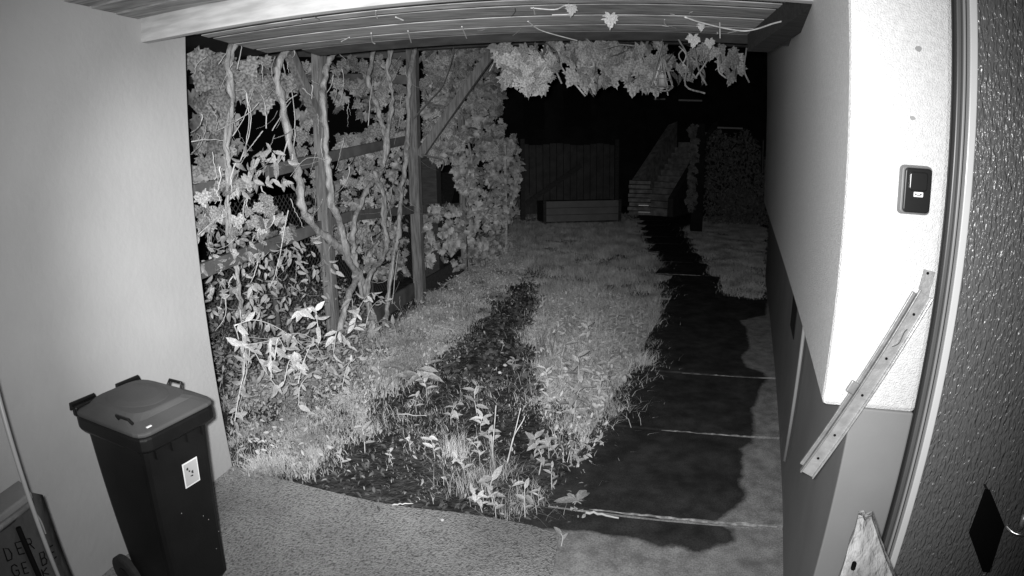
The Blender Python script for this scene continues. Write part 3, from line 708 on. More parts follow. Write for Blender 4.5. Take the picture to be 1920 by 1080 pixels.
# ------------------------------------------------------------------ vines
toCam = np.array([.35, -.9, .12])
def trunk(pxs, off, r0, r1, parent, m='bark', name='trunk', strands=1, per=5, jit=.012):
    P = spline([TP(x, y, off+random.uniform(-.04, .04)) for x, y in pxs], per)
    for p in P: p += np.array([random.uniform(-jit, jit), random.uniform(-jit, jit), 0]); p[2] = max(p[2], -.03)
    n_ = len(P); rad = [r0+(r1-r0)*i/(n_-1) for i in range(n_)]
    rad = [r*random.uniform(.66, 1.1) for r in rad]
    b = MB()
    for s in range(strands):
        ph = s*2.1
        Q = [p+(np.array([math.cos(i*.5+ph), math.sin(i*.5+ph), 0])*(rad[i]*.7 if strands > 1 else 0)) for i, p in enumerate(P)]
        b.tube(Q, [r*1.15*(.62 if strands > 1 else 1) for r in rad], 8, wob=.16)
    return b.build(name, M[m], parent, smooth=True)
TR = [
 ('thick shaggy vine trunk climbing nearest the grey wall corner', [(436, 72), (430, 130), (433, 170), (426, 260), (429, 320), (425, 380), (433, 450), (441, 505), (450, 555), (458, 600), (462, 660), (452, 730)], .0, .030, .012, 2),
 ('long vine trunk bending right across the near trellis post', [(556, 72), (532, 103), (520, 140), (530, 200), (548, 280), (560, 330), (564, 380), (590, 425), (625, 455), (652, 478), (672, 510), (690, 560), (705, 620), (718, 700)], .08, .030, .036, 1),
 ('pale smooth vine trunk running down over the first post', [(658, 70), (625, 104), (614, 122), (607, 160), (605, 200), (611, 270), (616, 320), (622, 385), (640, 425), (651, 482), (667, 517), (652, 560), (636, 620), (630, 690)], .12, .026, .032, 1),
 ('forked vine trunk left of the twin trunks', [(702, 88), (695, 123), (690, 154), (702, 186), (714, 224), (722, 262), (716, 320), (690, 352), (672, 395), (663, 430), (664, 470), (668, 505), (680, 560)], .10, .024, .026, 1),
 ('ropy vine trunk curling to a hook at its foot', [(733, 84), (728, 139), (734, 170), (733, 217), (725, 265), (715, 312), (704, 325), (716, 360), (720, 410), (726, 453), (714, 487), (698, 512), (686, 560), (700, 640)], .14, .026, .032, 2),
 ('straight vine trunk against the second pergola post', [(780, 88), (769, 139), (766, 186), (763, 261), (760, 312), (753, 350), (749, 427), (742, 460), (735, 500), (728, 560), (722, 610)], .10, .030, .026, 1),
]
vines = []
for lab, pxs, off, r0, r1, ns in TR:
    v = thing('grape_vine', lab, 'vine', 'vine trunks climbing the pergola trellis'); vines.append(v)
    trunk(pxs, off, r0, r1, v, strands=ns)
def twigs(parent, lines, off, r=.004, m='twig', plane=None):
    for L_ in lines:
        P = spline([(TP(x, y, off) if plane is None else plane(x, y)) for x, y in L_], 4)
        MB().tube([p+np.array([random.uniform(-.004, .004)]*3) for p in P], [r*(1-.6*i/len(P)) for i in range(len(P))], 5).build('twig', M[m], parent)
twigs(vines[0], [[(456, 590), (458, 640), (461, 700), (445, 780)], [(438, 610), (458, 672), (456, 700)], [(470, 640), (462, 700), (432, 790)], [(372, 440), (395, 420), (425, 405)], [(360, 265), (395, 262), (430, 265)], [(452, 300), (470, 240), (462, 175), (440, 170)], [(462, 175), (466, 220), (462, 270)], [(500, 240), (497, 200), (490, 175)],
                 [(436, 255), (455, 225), (475, 170)], [(410, 120), (428, 95)], [(445, 130), (452, 95), (455, 78)]], .05)
twigs(vines[1], [[(548, 72), (552, 100), (548, 108)], [(548, 300), (553, 240), (547, 170)], [(510, 245), (528, 215), (545, 190)], [(690, 560), (740, 690), (740, 740)], [(540, 395), (520, 500), (505, 540)]], .12)
twigs(vines[2], [[(654, 72), (650, 85), (622, 88), (616, 75)], [(628, 96), (650, 112)], [(568, 165), (582, 180), (590, 182)], [(615, 300), (575, 297), (545, 330)], [(655, 640), (700, 620), (740, 600), (690, 625), (600, 640), (460, 632)]], .16)
twigs(vines[3], [[(690, 236), (694, 190), (700, 150)], [(752, 105), (735, 125)], [(748, 125), (738, 150)], [(735, 570), (745, 480), (748, 470)], [(728, 560), (740, 470)]], .16)
pl5 = lambda x, y: OP(x, y, p2_-U(82)*.2, -8)
twigs(vines[5], [[(776, 222), (800, 195), (830, 160), (848, 110), (852, 80)], [(790, 290), (830, 300), (828, 320)]], 0, .012, 'rail', pl5)

for k in range(130):
    x = random.uniform(372, 775); y = random.uniform(100, 560); L_ = random.uniform(20, 70); a = random.gauss(math.pi/2, .55); v_ = vines[min(5, max(0, int((x-400)/65)))]
    c_ = random.uniform(-.25, .25); pts = [(x+math.cos(a+c_*t)*L_*t/3, y+math.sin(a+c_*t)*L_*t/3) for t in range(4)]
    twigs(v_, [pts], random.uniform(-.05, .2), random.choice((.002, .003, .005)), random.choice(('twig', 'bark')))
# leaf regions: pixel polygon, plane, depth spread, count of parts, count joined, size, material
def region(poly, plane, depth, nparts, nstuff, s0, s1, parent, m='leaf', kind='g', face=toCam, tilt=.45, tip=(0, -.1, -1), tipj=.5, m2=None, holes=()):
    n_ = nparts+nstuff; q = scat_poly(poly, int(n_*1.0)); 
    if holes:
        keep = np.ones(len(q), bool)
        for h in holes: keep &= ~inpoly(q[:, 0], q[:, 1], h)
        q = q[keep]; 
    P = np.array([plane(x, y) for x, y in q]); nm = np.array(face)/np.linalg.norm(face)
    off = rng.uniform(-depth, depth, len(P)); dirs = E0-P; dirs /= np.linalg.norm(dirs, axis=1)[:, None]; P = P+dirs*off[:, None]
    P[:, 2] = np.maximum(P[:, 2], .03)
    o = np.argsort(-off); P = P[o]; sz = rng.uniform(s0, s1, len(P)); fr = frames(len(P), face, tilt, tip, tipj)
    k = min(nparts, len(P))
    leaf_parts(parent, P[:k], sz[:k], tuple(f[:k] for f in fr), kind, m)
    if len(P) > k:
        me = leaves_mesh('foliage', P[k:], sz[k:], tuple(f[k:] for f in fr), GL if kind == 'g' else LL)
        link('foliage', me, M[m2 or m], parent, kind='stuff')
tp = lambda x, y: TP(x, y, -.02)
tpb = lambda x, y: TP(x, y, -.35)
tpf = lambda x, y: TP(x, y, .10)
# near wall, dull big leaves
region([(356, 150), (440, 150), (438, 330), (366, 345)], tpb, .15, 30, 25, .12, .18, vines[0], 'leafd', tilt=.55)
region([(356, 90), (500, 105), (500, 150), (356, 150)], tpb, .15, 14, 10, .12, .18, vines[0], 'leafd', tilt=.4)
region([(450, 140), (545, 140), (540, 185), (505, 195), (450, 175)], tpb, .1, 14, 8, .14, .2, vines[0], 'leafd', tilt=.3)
# bright shoots with narrow leaves
region([(440, 270), (510, 262), (545, 300), (550, 352), (500, 345), (440, 370)], tpf, .12, 75, 0, .07, .105, vines[0], 'leaf2', 'l', tilt=.7, tip=(.2, 0, -1), tipj=.5)
region([(375, 330), (470, 340), (545, 400), (545, 450), (470, 450), (370, 420)], tp, .15, 55, 20, .08, .12, vines[0], 'leaf', 'g', tilt=.7, tip=(.15, 0, -1), tipj=.5)
region([(370, 430), (470, 420), (560, 480), (620, 470), (640, 560), (560, 600), (400, 600), (380, 520)], tp, .25, 110, 260, .05, .085, vines[0], 'leaf', 'l', tilt=.9, tip=(.2, 0, -.8), tipj=.9)
region([(455, 480), (600, 430), (640, 520), (600, 560), (470, 560)], tpf, .12, 45, 0, .06, .095, vines[1], 'leaf2', 'l', tilt=.7, tip=(.2, 0, -.8), tipj=.7)
# between trunks 2 and 5
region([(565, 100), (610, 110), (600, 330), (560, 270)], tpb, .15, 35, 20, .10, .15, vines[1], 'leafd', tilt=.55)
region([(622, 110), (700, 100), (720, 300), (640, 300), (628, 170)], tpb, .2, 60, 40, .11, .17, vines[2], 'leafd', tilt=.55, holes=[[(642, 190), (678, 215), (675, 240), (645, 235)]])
region([(700, 100), (765, 100), (770, 260), (720, 290)], tpb, .2, 50, 40, .11, .17, vines[3], 'leaf', tilt=.55)
region([(640, 290), (760, 280), (765, 520), (700, 520), (640, 480)], tpb, .3, 150, 420, .06, .11, vines[4], 'leaf', tilt=.75, tipj=.9)
region([(560, 300), (650, 310), (650, 480), (600, 470), (565, 380)], tpb, .3, 40, 60, .07, .12, vines[2], 'leafd', tilt=.75, tipj=.9)
# dense far foliage right of the second post (the plane of the later posts)
tf = lambda x, y: OP(x, y, P2+tu*.5, 70)
farv = thing('grape_vine', 'dense wall of vine leaves between the second post and the thin pole', 'vine')
MB().tube(spline([tf(880, 520), tf(872, 400), tf(884, 300), tf(860, 180), tf(900, 95)]), .02, 7).build('trunk', M['bark'], farv, smooth=True)
region([(795, 84), (940, 84), (945, 170), (940, 285), (880, 300), (830, 300), (800, 290)], tf, .35, 240, 620, .10, .19, farv, 'leaf', tilt=.55, tipj=.6, holes=[[(855, 210), (872, 205), (868, 250), (857, 245)], [(862, 275), (895, 262), (900, 290), (865, 300)]])
region([(850, 290), (970, 250), (978, 300), (968, 400), (955, 420), (880, 395), (855, 340)], tf, .35, 55, 520, .08, .15, farv, 'leaf', tilt=.6, tipj=.6, holes=[[(885, 290), (915, 270), (925, 300), (895, 315)]])
region([(795, 385), (960, 385), (955, 470), (880, 520), (820, 480), (795, 520)], tf, .4, 0, 500, .08, .13, farv, 'leaf', tilt=.8, tipj=.9)

# curtain hanging from the edge of the porch roof
cu = thing('grape_vine', 'curtain of broad grape leaves hanging below the porch roof edge', 'vine')
cp = lambda x, y: OP(x, y, np.array([0, 4.5, 0]), -8)
cprof = [(930, 78), (1240, 78), (1255, 110), (1240, 150), (1200, 148), (1160, 138), (1125, 155), (1100, 168), (1080, 152), (1060, 130), (1030, 140), (1020, 160), (985, 158), (945, 140)]
region(cprof, cp, .25, 150, 45, .09, .15, cu, 'leafc', tilt=.42, tipj=.4, holes=[[(1045, 122), (1062, 112), (1092, 155), (1060, 145)], [(965, 118), (1000, 112), (1002, 124), (968, 126)]])
region([(1160, 120), (1240, 120), (1235, 158), (1165, 158)], cp, .15, 14, 0, .09, .14, cu, 'leafc', tilt=.35, tipj=.3)
region([(1240, 80), (1330, 80), (1330, 160), (1290, 165), (1250, 150)], cp, .25, 22, 0, .08, .13, cu, 'leafd', tilt=.5, tipj=.5)
region([(1300, 82), (1385, 82), (1388, 140), (1360, 140), (1350, 100), (1300, 110)], cp, .2, 18, 0, .09, .14, cu, 'leafc', tilt=.3, tipj=.4)
for k in range(26):
    x = random.uniform(940, 1385); y = random.uniform(80, 110); MB().tube(spline([cp(x, y), cp(x+random.uniform(-15, 15), y+random.uniform(15, 35)), cp(x+random.uniform(-35, 35), y+random.uniform(25, 75))], 4), random.choice((.003, .005, .007)), 5).build('stem', M['bark'], cu)
cpf = lambda x, y: OP(x, y, np.array([0, 4.05, 0]), -8)
for L_ in ([(1090, 62), (1115, 88), (1130, 92), (1160, 84), (1190, 86)], [(1270, 70), (1290, 110), (1285, 160), (1322, 175)], [(1300, 80), (1310, 130), (1325, 160)], [(1400, 90), (1395, 130), (1405, 155)], [(1240, 85), (1225, 160), (1260, 165), (1245, 110)]):
    MB().tube(spline([cpf(x, y) for x, y in L_], 4), .006, 6).build('stem', M['post'], cu)
# dry tendrils caught under the planks
rz_ = lambda x, y: G(x, y, zc-.03)
for L_ in ([(995, 15), (1040, 18), (1060, 10), (1080, 12), (1070, 26), (1035, 28)], [(990, 40), (1010, 55), (1040, 65), (1082, 76)], [(1000, 14), (1003, 27)], [(866, 50), (875, 72)], [(696, 62), (698, 78), (703, 82)], [(765, 58), (771, 80)], [(742, 32), (756, 38)], [(655, 70), (640, 78)]):
    b = MB().tube(spline([rz_(x, y) for x, y in L_], 4), .0035, 6).build('dry_twig', M['twig'], cu)
def oneleaf(parent, P, s, face, tip, m='leaf2', kind='g', name='leaf'):
    fr = frames(1, face, .05, tip, .05); leaf_parts(parent, np.array([P]), np.array([s]), fr, kind, m, name)
for (x, y, s) in ((1145, 28, .085), (1072, 12, .06), (1315, 45, .05), (1300, 68, .09), (1330, 75, .07)): oneleaf(cu, G(x, y, zc-.05), s, (0, -1, .1), (0, 0, -1))

for k in range(16):
    x = random.uniform(520, 1400); y = random.uniform(12, 74); a = random.uniform(0, 3.1); l = random.uniform(8, 30)
    MB().tube(spline([rz_(x, y), rz_(x+math.cos(a)*l*.5+random.uniform(-4, 4), y+math.sin(a)*l*.3), rz_(x+math.cos(a)*l, y+math.sin(a)*l*.6)], 4), random.choice((.0015, .0025)), 5).build('dry_twig', M[random.choice(('twig', 'bark', 'rail'))], cu)
# white cable looping under the roof on the right
cb = [G(x, y, zb+.03) for x, y in ((1284, 32), (1310, 41), (1345, 50), (1370, 55), (1396, 58), (1420, 54), (1450, 44), (1475, 38))]
tag(MB().tube(spline(cb, 5), .0045, 7).build('hanging_cable', M['twig'], smooth=True), 'pale cable sagging under the right end of the porch roof', 'cable')
hk = G(1350, 62, zb+.02); hook = thing('hanging_hook', 'small steel hook and wire hanging from the sagging cable', 'hook')
MB().tube([hk+Z*.06, hk-Z*.03], .002, 6).build('wire', M['twig'], hook); MB().tube([hk+ju*(-.02), hk+ju*(-.012)], .010, 12).build('ring', M['chrome'], hook)

# wire lantern in the leaf curtain
ln = thing('wire_lantern', 'conical wire lantern hanging among the grape leaves', 'lantern')
lt = cpf(1242, 108); lb_ = cpf(1242, 163); rr = .075
for k in range(8):
    a = 2*math.pi*k/8; MB().tube([lt, lb_+np.array([math.cos(a)*rr, math.sin(a)*rr, 0])], .003, 5).build('wire', M['steeld'], ln)
for f_, r2 in ((.45, .45), (.75, .75), (1, 1)):
    c = lt*(1-f_)+lb_*f_; MB().tube([c+np.array([math.cos(2*math.pi*k/16), math.sin(2*math.pi*k/16), 0])*rr*r2 for k in range(17)], .003, 5, cap=False).build('ring', M['steeld'], ln)
MB().tube([lb_, lb_+Z*.08], [.03, .03], 12).build('candle_cup', M['leafd'], ln)
MB().tube([lt, lt+Z*.3], .002, 5).build('cord', M['wire'], ln)

# ------------------------------------------------------------------ grass, weeds and litter
def gp(L_): return [tuple(G(x, y)[:2]) for x, y in L_]
mid_grass = gp([(1012, 530), (1000, 580), (996, 640), (1005, 690), (1015, 740), (1035, 780), (1080, 800), (1130, 775), (1165, 740), (1195, 690), (1222, 640), (1235, 590), (1252, 550), (1245, 515), (1222, 480), (1205, 450), (1190, 415), (965, 415), (950, 440), (975, 490)])
left_grass = gp([(437, 868), (500, 878), (560, 884), (610, 860), (660, 822), (690, 790), (705, 750), (740, 720), (795, 700), (835, 655), (880, 610), (930, 565), (960, 535), (985, 515), (975, 470), (950, 420), (900, 440), (870, 510), (800, 560), (740, 610), (640, 650), (430, 720)])
right_grass = gp([(1285, 430), (1310, 470), (1335, 510), (1368, 552), (1437, 556), (1436, 430), (1400, 405), (1320, 405)])
far_grass = gp([(960, 432), (1205, 432), (1190, 400), (955, 400)])
def blades(name, poly, n_, h0, h1, w, m='grass', lean=1.25, label=None, z=-.04, clump=0, rag=.07):
    P = scat_poly(poly, n_)
    if clump:
        c = scat_poly(poly, clump); k = rng.integers(0, clump, n_); mixm = rng.random(n_) < .72
        P[mixm] = c[k[mixm]]+rng.normal(0, .04, (mixm.sum(), 2))
    # ragged borders: the outline wanders and single blades stray
    P = P+rag*np.stack([np.sin(P[:, 1]*7+2*np.sin(P[:, 0]*5)), np.sin(P[:, 0]*8+2*np.sin(P[:, 1]*4))], 1)
    st = rng.random(n_) < .3; P[st] += rng.normal(0, rag*1.6, (st.sum(), 2))
    n_ = len(P); h = rng.uniform(h0, h1, n_)*rng.uniform(.5, 1, n_); a = rng.random(n_)*2*math.pi; l = rng.random(n_)**.7*lean
    # taller blades catch more: patchy height
    pat = .75+.45*np.sin(P[:, 0]*3.1+1.3*np.sin(P[:, 1]*2.2))*np.sin(P[:, 1]*2.7); h *= pat
    d = np.stack([np.cos(a), np.sin(a)], 1); a2 = rng.random(n_)*2*math.pi; s = np.stack([np.cos(a2), np.sin(a2)], 1)*w*rng.uniform(.6, 1.3, n_)[:, None]
    V = np.zeros((n_, 5, 3)); V[:, 0, :2] = P-s/2; V[:, 1, :2] = P+s/2
    m_ = P+d*(h*l*.35)[:, None]; V[:, 2, :2] = m_-s*.4; V[:, 3, :2] = m_+s*.4; V[:, 2:4, 2] = (h*.55)[:, None]
    V[:, 4, :2] = P+d*(h*l)[:, None]; V[:, 4, 2] = h*(1-.25*l); V[:, :, 2] += z
    T = np.array([(0, 1, 3), (0, 3, 2), (2, 3, 4)])[None]+(np.arange(n_)*5)[:, None, None]
    return tag(link(name, bigmesh(name, V.reshape(-1, 3), T.reshape(-1, 3)), M[m], kind='stuff'), label, 'grass')
blades('grass', mid_grass, 150000, .05, .22, .0055, label='rough grass strip between the dark track and the concrete path', clump=500)
blades('grass', left_grass, 110000, .04, .12, .0045, label='matted grass bank in front of the vine trellis', clump=350)
blades('grass', right_grass, 70000, .04, .10, .008, label='short grass between the far path and the house wall', z=-.03, rag=.05)
blades('grass', far_grass, 9000, .05, .15, .012, label='sparse grass in front of the far planter box')
near_strip = gp([(1000, 600), (1008, 700), (1030, 780), (1080, 812), (1140, 785), (1175, 735), (1205, 670), (1225, 610), (1200, 560), (1080, 545), (1020, 560)])
blades('grass', near_strip, 26000, .08, .24, .005, 'weed', label='taller wispy grass at the near end of the middle strip', clump=160, lean=1.3)
blades('grass', gp([(1000, 740), (1075, 700), (1170, 745), (1130, 830), (1110, 860), (1040, 850)]), 2600, .04, .16, .004, 'weed', label='thin wisps of grass straying over the path edge', clump=60, lean=1.4)
blades('grass', gp([(700, 790), (720, 745), (830, 690), (1000, 700), (1030, 850), (1000, 960), (850, 945), (700, 900), (640, 880)]), 3000, .02, .09, .003, 'weed', label='scattered fine grass sprigs on the dark soil track', clump=60, lean=1.5)
# low leafy weeds
def lowleaf(name, poly, n_, s0, s1, m, kind, label, zmax=.08, tilt=.7, cat='weeds', face=(0, -.3, 1)):
    q = scat_poly(poly, n_); P = np.concatenate([q, rng.uniform(-.03, zmax, (n_, 1))], 1); fr = frames(n_, face, tilt, (0, 0, 0.01), 1.0)
    return tag(link(name, leaves_mesh(name, P, rng.uniform(s0, s1, n_), fr, kind), M[m], kind='stuff'), label, cat)
lowleaf('ground_cover', left_grass, 9000, .015, .05, 'grass', LL, 'small creeping leaves through the grass bank below the trellis', .11)
lowleaf('ground_cover', gp([(1000, 600), (1010, 740), (1060, 830), (1140, 800), (1190, 700), (1215, 620), (1160, 560), (1050, 560)]), 1500, .02, .065, 'weed', LL, 'leafy weeds at the near end of the middle grass strip', .15)
lowleaf('ground_cover', gp([(1010, 700), (1100, 690), (1165, 740), (1135, 830), (1090, 900), (1020, 830)]), 260, .02, .055, 'weed', LL, 'thin weeds spilling off the middle strip onto the path edge', .08)
under = gp([(385, 540), (640, 560), (700, 640), (690, 720), (560, 790), (440, 800), (405, 720)])
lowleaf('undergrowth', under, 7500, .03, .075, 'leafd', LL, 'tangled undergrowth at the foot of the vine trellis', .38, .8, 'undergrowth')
track = gp([(440, 878), (700, 960), (960, 975), (1090, 985), (1120, 850), (1060, 800), (1010, 740), (990, 640), (1005, 560), (1000, 520), (930, 570), (840, 655), (800, 705), (715, 750), (690, 800), (620, 865)])
lowleaf('leaf_litter', track, 2600, .012, .055, 'litter', LL, 'dull fallen leaves strewn over the dark soil track', .0, .25, 'leaf litter', (0, 0, 1))
lowleaf('ground_cover', track, 330, .015, .045, 'weed', LL, 'small seedlings scattered over the dark soil track', .05, .7)
lowleaf('leaf_litter', gp([(840, 655), (1000, 520), (1010, 560), (990, 640), (1010, 740), (900, 720), (800, 710)]), 650, .03, .07, 'litter', GL, 'curled broad dead leaves at the far end of the soil track', .02, .35, 'leaf litter', (0, 0, 1))

# individual plants
extra = [(1030, 760, 'leafy weed under the hooked young weed'), (1075, 795, 'pale leafed weed hanging over the near tip of the strip'), (1120, 765, 'broad bushy weed at the near right of the strip'), (1190, 655, 'feathery weed leaning over the path side'),
         (1100, 660, 'slim weed in the heart of the middle strip'), (1205, 610, 'spreading weed where the strip meets the path joint'), (1020, 600, 'weed with arching leaves behind the upright tuft'), (1148, 640, 'many leaved weed behind the jagged thistle like one')]
def tuft(px, py, label, n_, h, w, spread, m='grass', lean=.6, name='grass_tuft'):
    c = G(px, py); P = rng.normal(0, spread, (n_, 2)); V = []; F = []
    for i in range(n_):
        a = random.random()*2*math.pi; l = lean*random.uniform(.25, 1); hh = h*random.uniform(.5, 1.05); d = np.array([math.cos(a), math.sin(a), 0]); s = np.array([-d[1], d[0], 0])*w/2
        p = np.array([P[i, 0], P[i, 1], -.04]); k = len(V)
        for t in (0, .4, .75, 1):
            q = p+d*hh*l*t*t+Z*hh*t*(1-.3*l*t); ww = (1-t**1.5)
            V += [q-s*ww, q+s*ww] if t < 1 else [q]
        F += [(k, k+1, k+3, k+2), (k+2, k+3, k+5, k+4), (k+4, k+5, k+6)]
    o = link(name, mesh(name, V, F), M[m]); o.location = (c[0], c[1], 0); return tag(o, label, 'grass tuft')
tuft(1017, 672, 'upright pale grass tuft at the left edge of the middle strip', 46, .34, .011, .035, 'leaf2', .35)
tuft(850, 845, 'round spiky grass tuft alone on the dark soil track', 220, .20, .0028, .05, 'weed', 1.5)
tuft(878, 600, 'bunch of pale dry reeds beside the grass bank', 14, .42, .012, .04, 'leaf2', .35)
tuft(880, 905, 'low sprawling grass tuft near the concrete apron edge', 200, .16, .003, .09, 'weed', 1.7)
tuft(975, 945, 'tangled grass tuft at the front of the soil track', 170, .15, .003, .08, 'weed', 1.7)
tuft(930, 885, 'thin grass tuft around the two tall dry stalks', 120, .14, .003, .06, 'weed', 1.5)
tuft(470, 888, 'broad bladed tuft at the foot of the wall corner', 26, .10, .011, .03, 'weed', 1.3)
tuft(575, 885, 'stubby grass tuft on the edge of the concrete apron', 40, .12, .009, .04, 'weed', 1.2)
tuft(735, 735, 'straw coloured grass bundle under the drooping shoot', 22, .26, .010, .05, 'leaf2', 1.1)
def plant(px, py, h, label, nl, ls, m='leaf2', lean=(0, 0), kind='l', name='weed_plant', cat='plant', r=.003, wide=.35):
    c = G(px, py); t = thing(name, label, cat, loc=(c[0], c[1], 0))
    top = np.array([lean[0], lean[1], h]); P = spline([np.zeros(3)-Z*.05, top*.5+np.array([random.uniform(-.02, .02), 0, 0]), top], 5)
    MB().tube(P, [r*(1.2-.7*i/len(P)) for i in range(len(P))], 6).build('stem', M['twig'], t, smooth=True)
    for i in range(nl):
        f = .25+.75*(i+.5)/nl; p = P[min(len(P)-1, int(f*len(P)))]; a = i*2.4+random.random()*.6; d = np.array([math.cos(a), math.sin(a), wide])
        n_ = np.array([-math.cos(a)*.4, -math.sin(a)*.4-.35, .9]); fr = frames(1, n_, .15, d, .15); leaf_parts(t, np.array([p]), np.array([ls*random.uniform(.7, 1.15)]), fr, kind, m)
    return t
plant(1081, 752, .36, 'tall soft leaved weed standing in the middle strip', 9, .12)
plant(1052, 700, .26, 'hooked young weed left of the tall soft leaved one', 6, .11, lean=(.03, 0))
plant(1160, 690, .24, 'jagged thistle like weed close to the concrete path', 18, .085)
plant(1140, 720, .20, 'bushy weed just in front of the jagged one', 12, .10)
plant(895, 770, .20, 'broad leaved seedling on the far dark soil track', 7, .10)
plant(985, 965, .20, 'single upright leaf weed nearest the apron edge', 5, .07)
plant(925, 935, .14, 'large flat leaved weed low on the soil', 5, .10, wide=.1)
plant(1051, 1018, .06, 'tiny upright sprout on the crack between apron and slab', 2, .055, wide=1.5)
plant(683, 838, .15, 'pale round leaved weed at the end of the grass bank', 5, .08)
plant(1010, 880, .14, 'small bright leaved weed in the middle of the track', 6, .06)
plant(1035, 905, .12, 'sprawling little weed left of the rosette', 5, .055)
for k, (x, y, lab) in enumerate(extra): plant(x, y, random.uniform(.16, .30), lab, 10+k % 4*3, random.uniform(.07, .11), m=('weed', 'leaf2')[k % 2], lean=(random.uniform(-.06, .06), random.uniform(-.05, .05)), wide=random.uniform(.2, .6))
for (x, y, lab) in ((770, 835, 'three leaved seedling beside the end of the grass bank'), (735, 862, 'heart leaved seedling close to the apron edge'), (640, 868, 'pale seedling at the apron edge nearest the wall corner'), (1100, 842, 'flat cluster of round leaves by the second path slab'), (1122, 835, 'small sprig against the second path slab'), (940, 650, 'dark leaved seedling high on the soil track'), (1010, 940, 'creeping weed between the tangled tuft and the rosette')):
    plant(x, y, random.uniform(.03, .08), lab, 5, random.uniform(.035, .06), m='weed', wide=.4, r=.002)
scn = ('beside the round spiky tuft', 'behind the round spiky tuft', 'left of the two tall stalks', 'right of the two tall stalks', 'under the broad leaved seedling', 'near the white stone', 'beside the dead leaf heap', 'between the tangled tuft and the apron', 'at the left of the tangled tuft', 'near the path slab edge', 'next to the straight pale twig', 'in front of the middle strip', 'behind the low sprawling tuft', 'by the pale pebble')
pos_ = [(815, 850), (845, 790), (900, 860), (1000, 850), (900, 800), (965, 690), (800, 735), (930, 962), (905, 950), (1085, 870), (780, 765), (1030, 850), (870, 880), (920, 830)]
for k, (x, y) in enumerate(pos_): plant(x, y, random.uniform(.05, .15), 'small ragged weed '+scn[k], random.randint(5, 9), random.uniform(.045, .085), m=('weed', 'leaf2')[k % 2], lean=(random.uniform(-.05, .05), 0), wide=random.uniform(.1, .6), r=.002)
# rosette
c = G(1081, 938); rs = thing('rosette_weed', 'flat rosette weed with spoon leaves at the path corner', 'plant', loc=(c[0], c[1], 0))
for k, a in enumerate((15, 45, 100, 150, 165, 190, 250, 275, 330)):
    d = np.array([math.cos(R(a)), math.sin(R(a)), .18+.1*(k % 2)]); fr = frames(1, (0, -.25, 1), .1, d, .03)
    leaf_parts(rs, np.array([[0, 0, .0]]), np.array([.13 if k % 2 else .10]), fr, 'l', 'leaf2')
# stalks
t = thing('dry_stalk', 'two tall pale dry stalks leaning right over the soil track', 'stalk')
for L_ in ([(950, 870), (958, 840), (968, 800), (976, 765)], [(952, 868), (962, 822), (980, 790), (984, 780)]):
    b0 = G(*L_[0]); P = spline([OP(x, y, b0, 0) for x, y in L_], 4); MB().tube(P, [.0045*(1-.6*i/len(P)) for i in range(len(P))], 6).build('stem', M['twig'], t, smooth=True)
t = thing('dry_stalk', 'pair of thin upright stalks left of the leaning dry ones', 'stalk')
for L_ in ([(925, 875), (924, 840), (927, 800), (930, 760)], [(919, 872), (922, 850), (921, 815)]):
    b0 = G(*L_[0]); P = spline([OP(x, y, b0, 0) for x, y in L_], 4); MB().tube(P, .003, 6).build('stem', M['weed'], t, smooth=True)
SHL = ['small leafy shoot rising from the bank under the vine foot', 'thin bent shoot in the undergrowth below the long shoot', 'short shoot with pale leaves near the dead leaf heap', 'arching young shoot in the middle of the undergrowth',
       'low trailing shoot on the grass bank', 'slender shoot crossing the undergrowth beside the first post', 'leafy sprout between the vine foot and the bank', 'bent sprout over the edge of the grass bank', 'sparse shoot under the base board',
       'bushy sprout in the shade of the first rail', 'feeble shoot trailing toward the soil track']
# drooping shoot with hanging leaves and shrub with lance leaves near the wall
def shoot(label, line, off, nl, ls, m='leaf2', name='shrub_shoot', r=.004, per=6, tip=(.1, 0, -1)):
    t = thing(name, label, 'shrub'); P = spline([TP(x, y, off) for x, y in line], per)
    MB().tube(P, [r*(1-.5*i/len(P)) for i in range(len(P))], 6).build('stem', M['twig'], t, smooth=True)
    for i in range(nl):
        p = P[int((i+.5)/nl*len(P)*.999)]; fr = frames(1, toCam, .75, (tip[0]+random.uniform(-1, 1), tip[1], tip[2]*random.uniform(.2, 1)), .35); leaf_parts(t, np.array([p]), np.array([ls*random.uniform(.7, 1.2)]), fr, 'l', m)
    return t
shoot('long bright shoot reaching right with drooping narrow leaves', [(452, 648), (500, 640), (560, 625), (620, 645), (690, 620), (735, 600)], .35, 40, .085)
shoot('low arching shoot with lance leaves below the long one', [(440, 610), (480, 600), (530, 620), (580, 660), (615, 690)], .4, 34, .08)
shoot('upright many leaved stem beside the foot of the wall', [(440, 790), (448, 740), (458, 690), (455, 630), (450, 580)], .25, 26, .085)
shoot('leaning stem with pale leaves between wall and trellis', [(530, 740), (500, 700), (470, 650), (440, 640)], .35, 22, .08)
shoot('drooping shoot with hanging leaves before the straw bundle', [(718, 735), (722, 690), (712, 650), (700, 610), (735, 605), (745, 640)], .45, 20, .10)
shoot('short leafy shoot in the undergrowth under the first rail', [(560, 760), (565, 720), (600, 690), (640, 680)], .45, 18, .085)
shoot('fan of broad narrow leaves at the vine foot', [(690, 700), (680, 650), (665, 600), (660, 560)], .3, 14, .12)
for k in range(11):
    x = random.uniform(480, 720); y = random.uniform(560, 730); dx = random.uniform(-70, 90); dy = random.uniform(-45, 25)
    shoot(('leafy shoot number %s' % k) if False else SHL[k], [(x, y+40), (x+dx*.2, y), (x+dx*.6, y+dy), (x+dx, y+dy*.5+random.uniform(0, 25))], random.uniform(.3, .6), random.randint(10, 20), random.uniform(.06, .095), m=random.choice(('leaf2', 'weed')), r=.003)
t = thing('dead_leaf_pile', 'heap of pale dead strap leaves at the track edge', 'leaves'); c = G(775, 712)
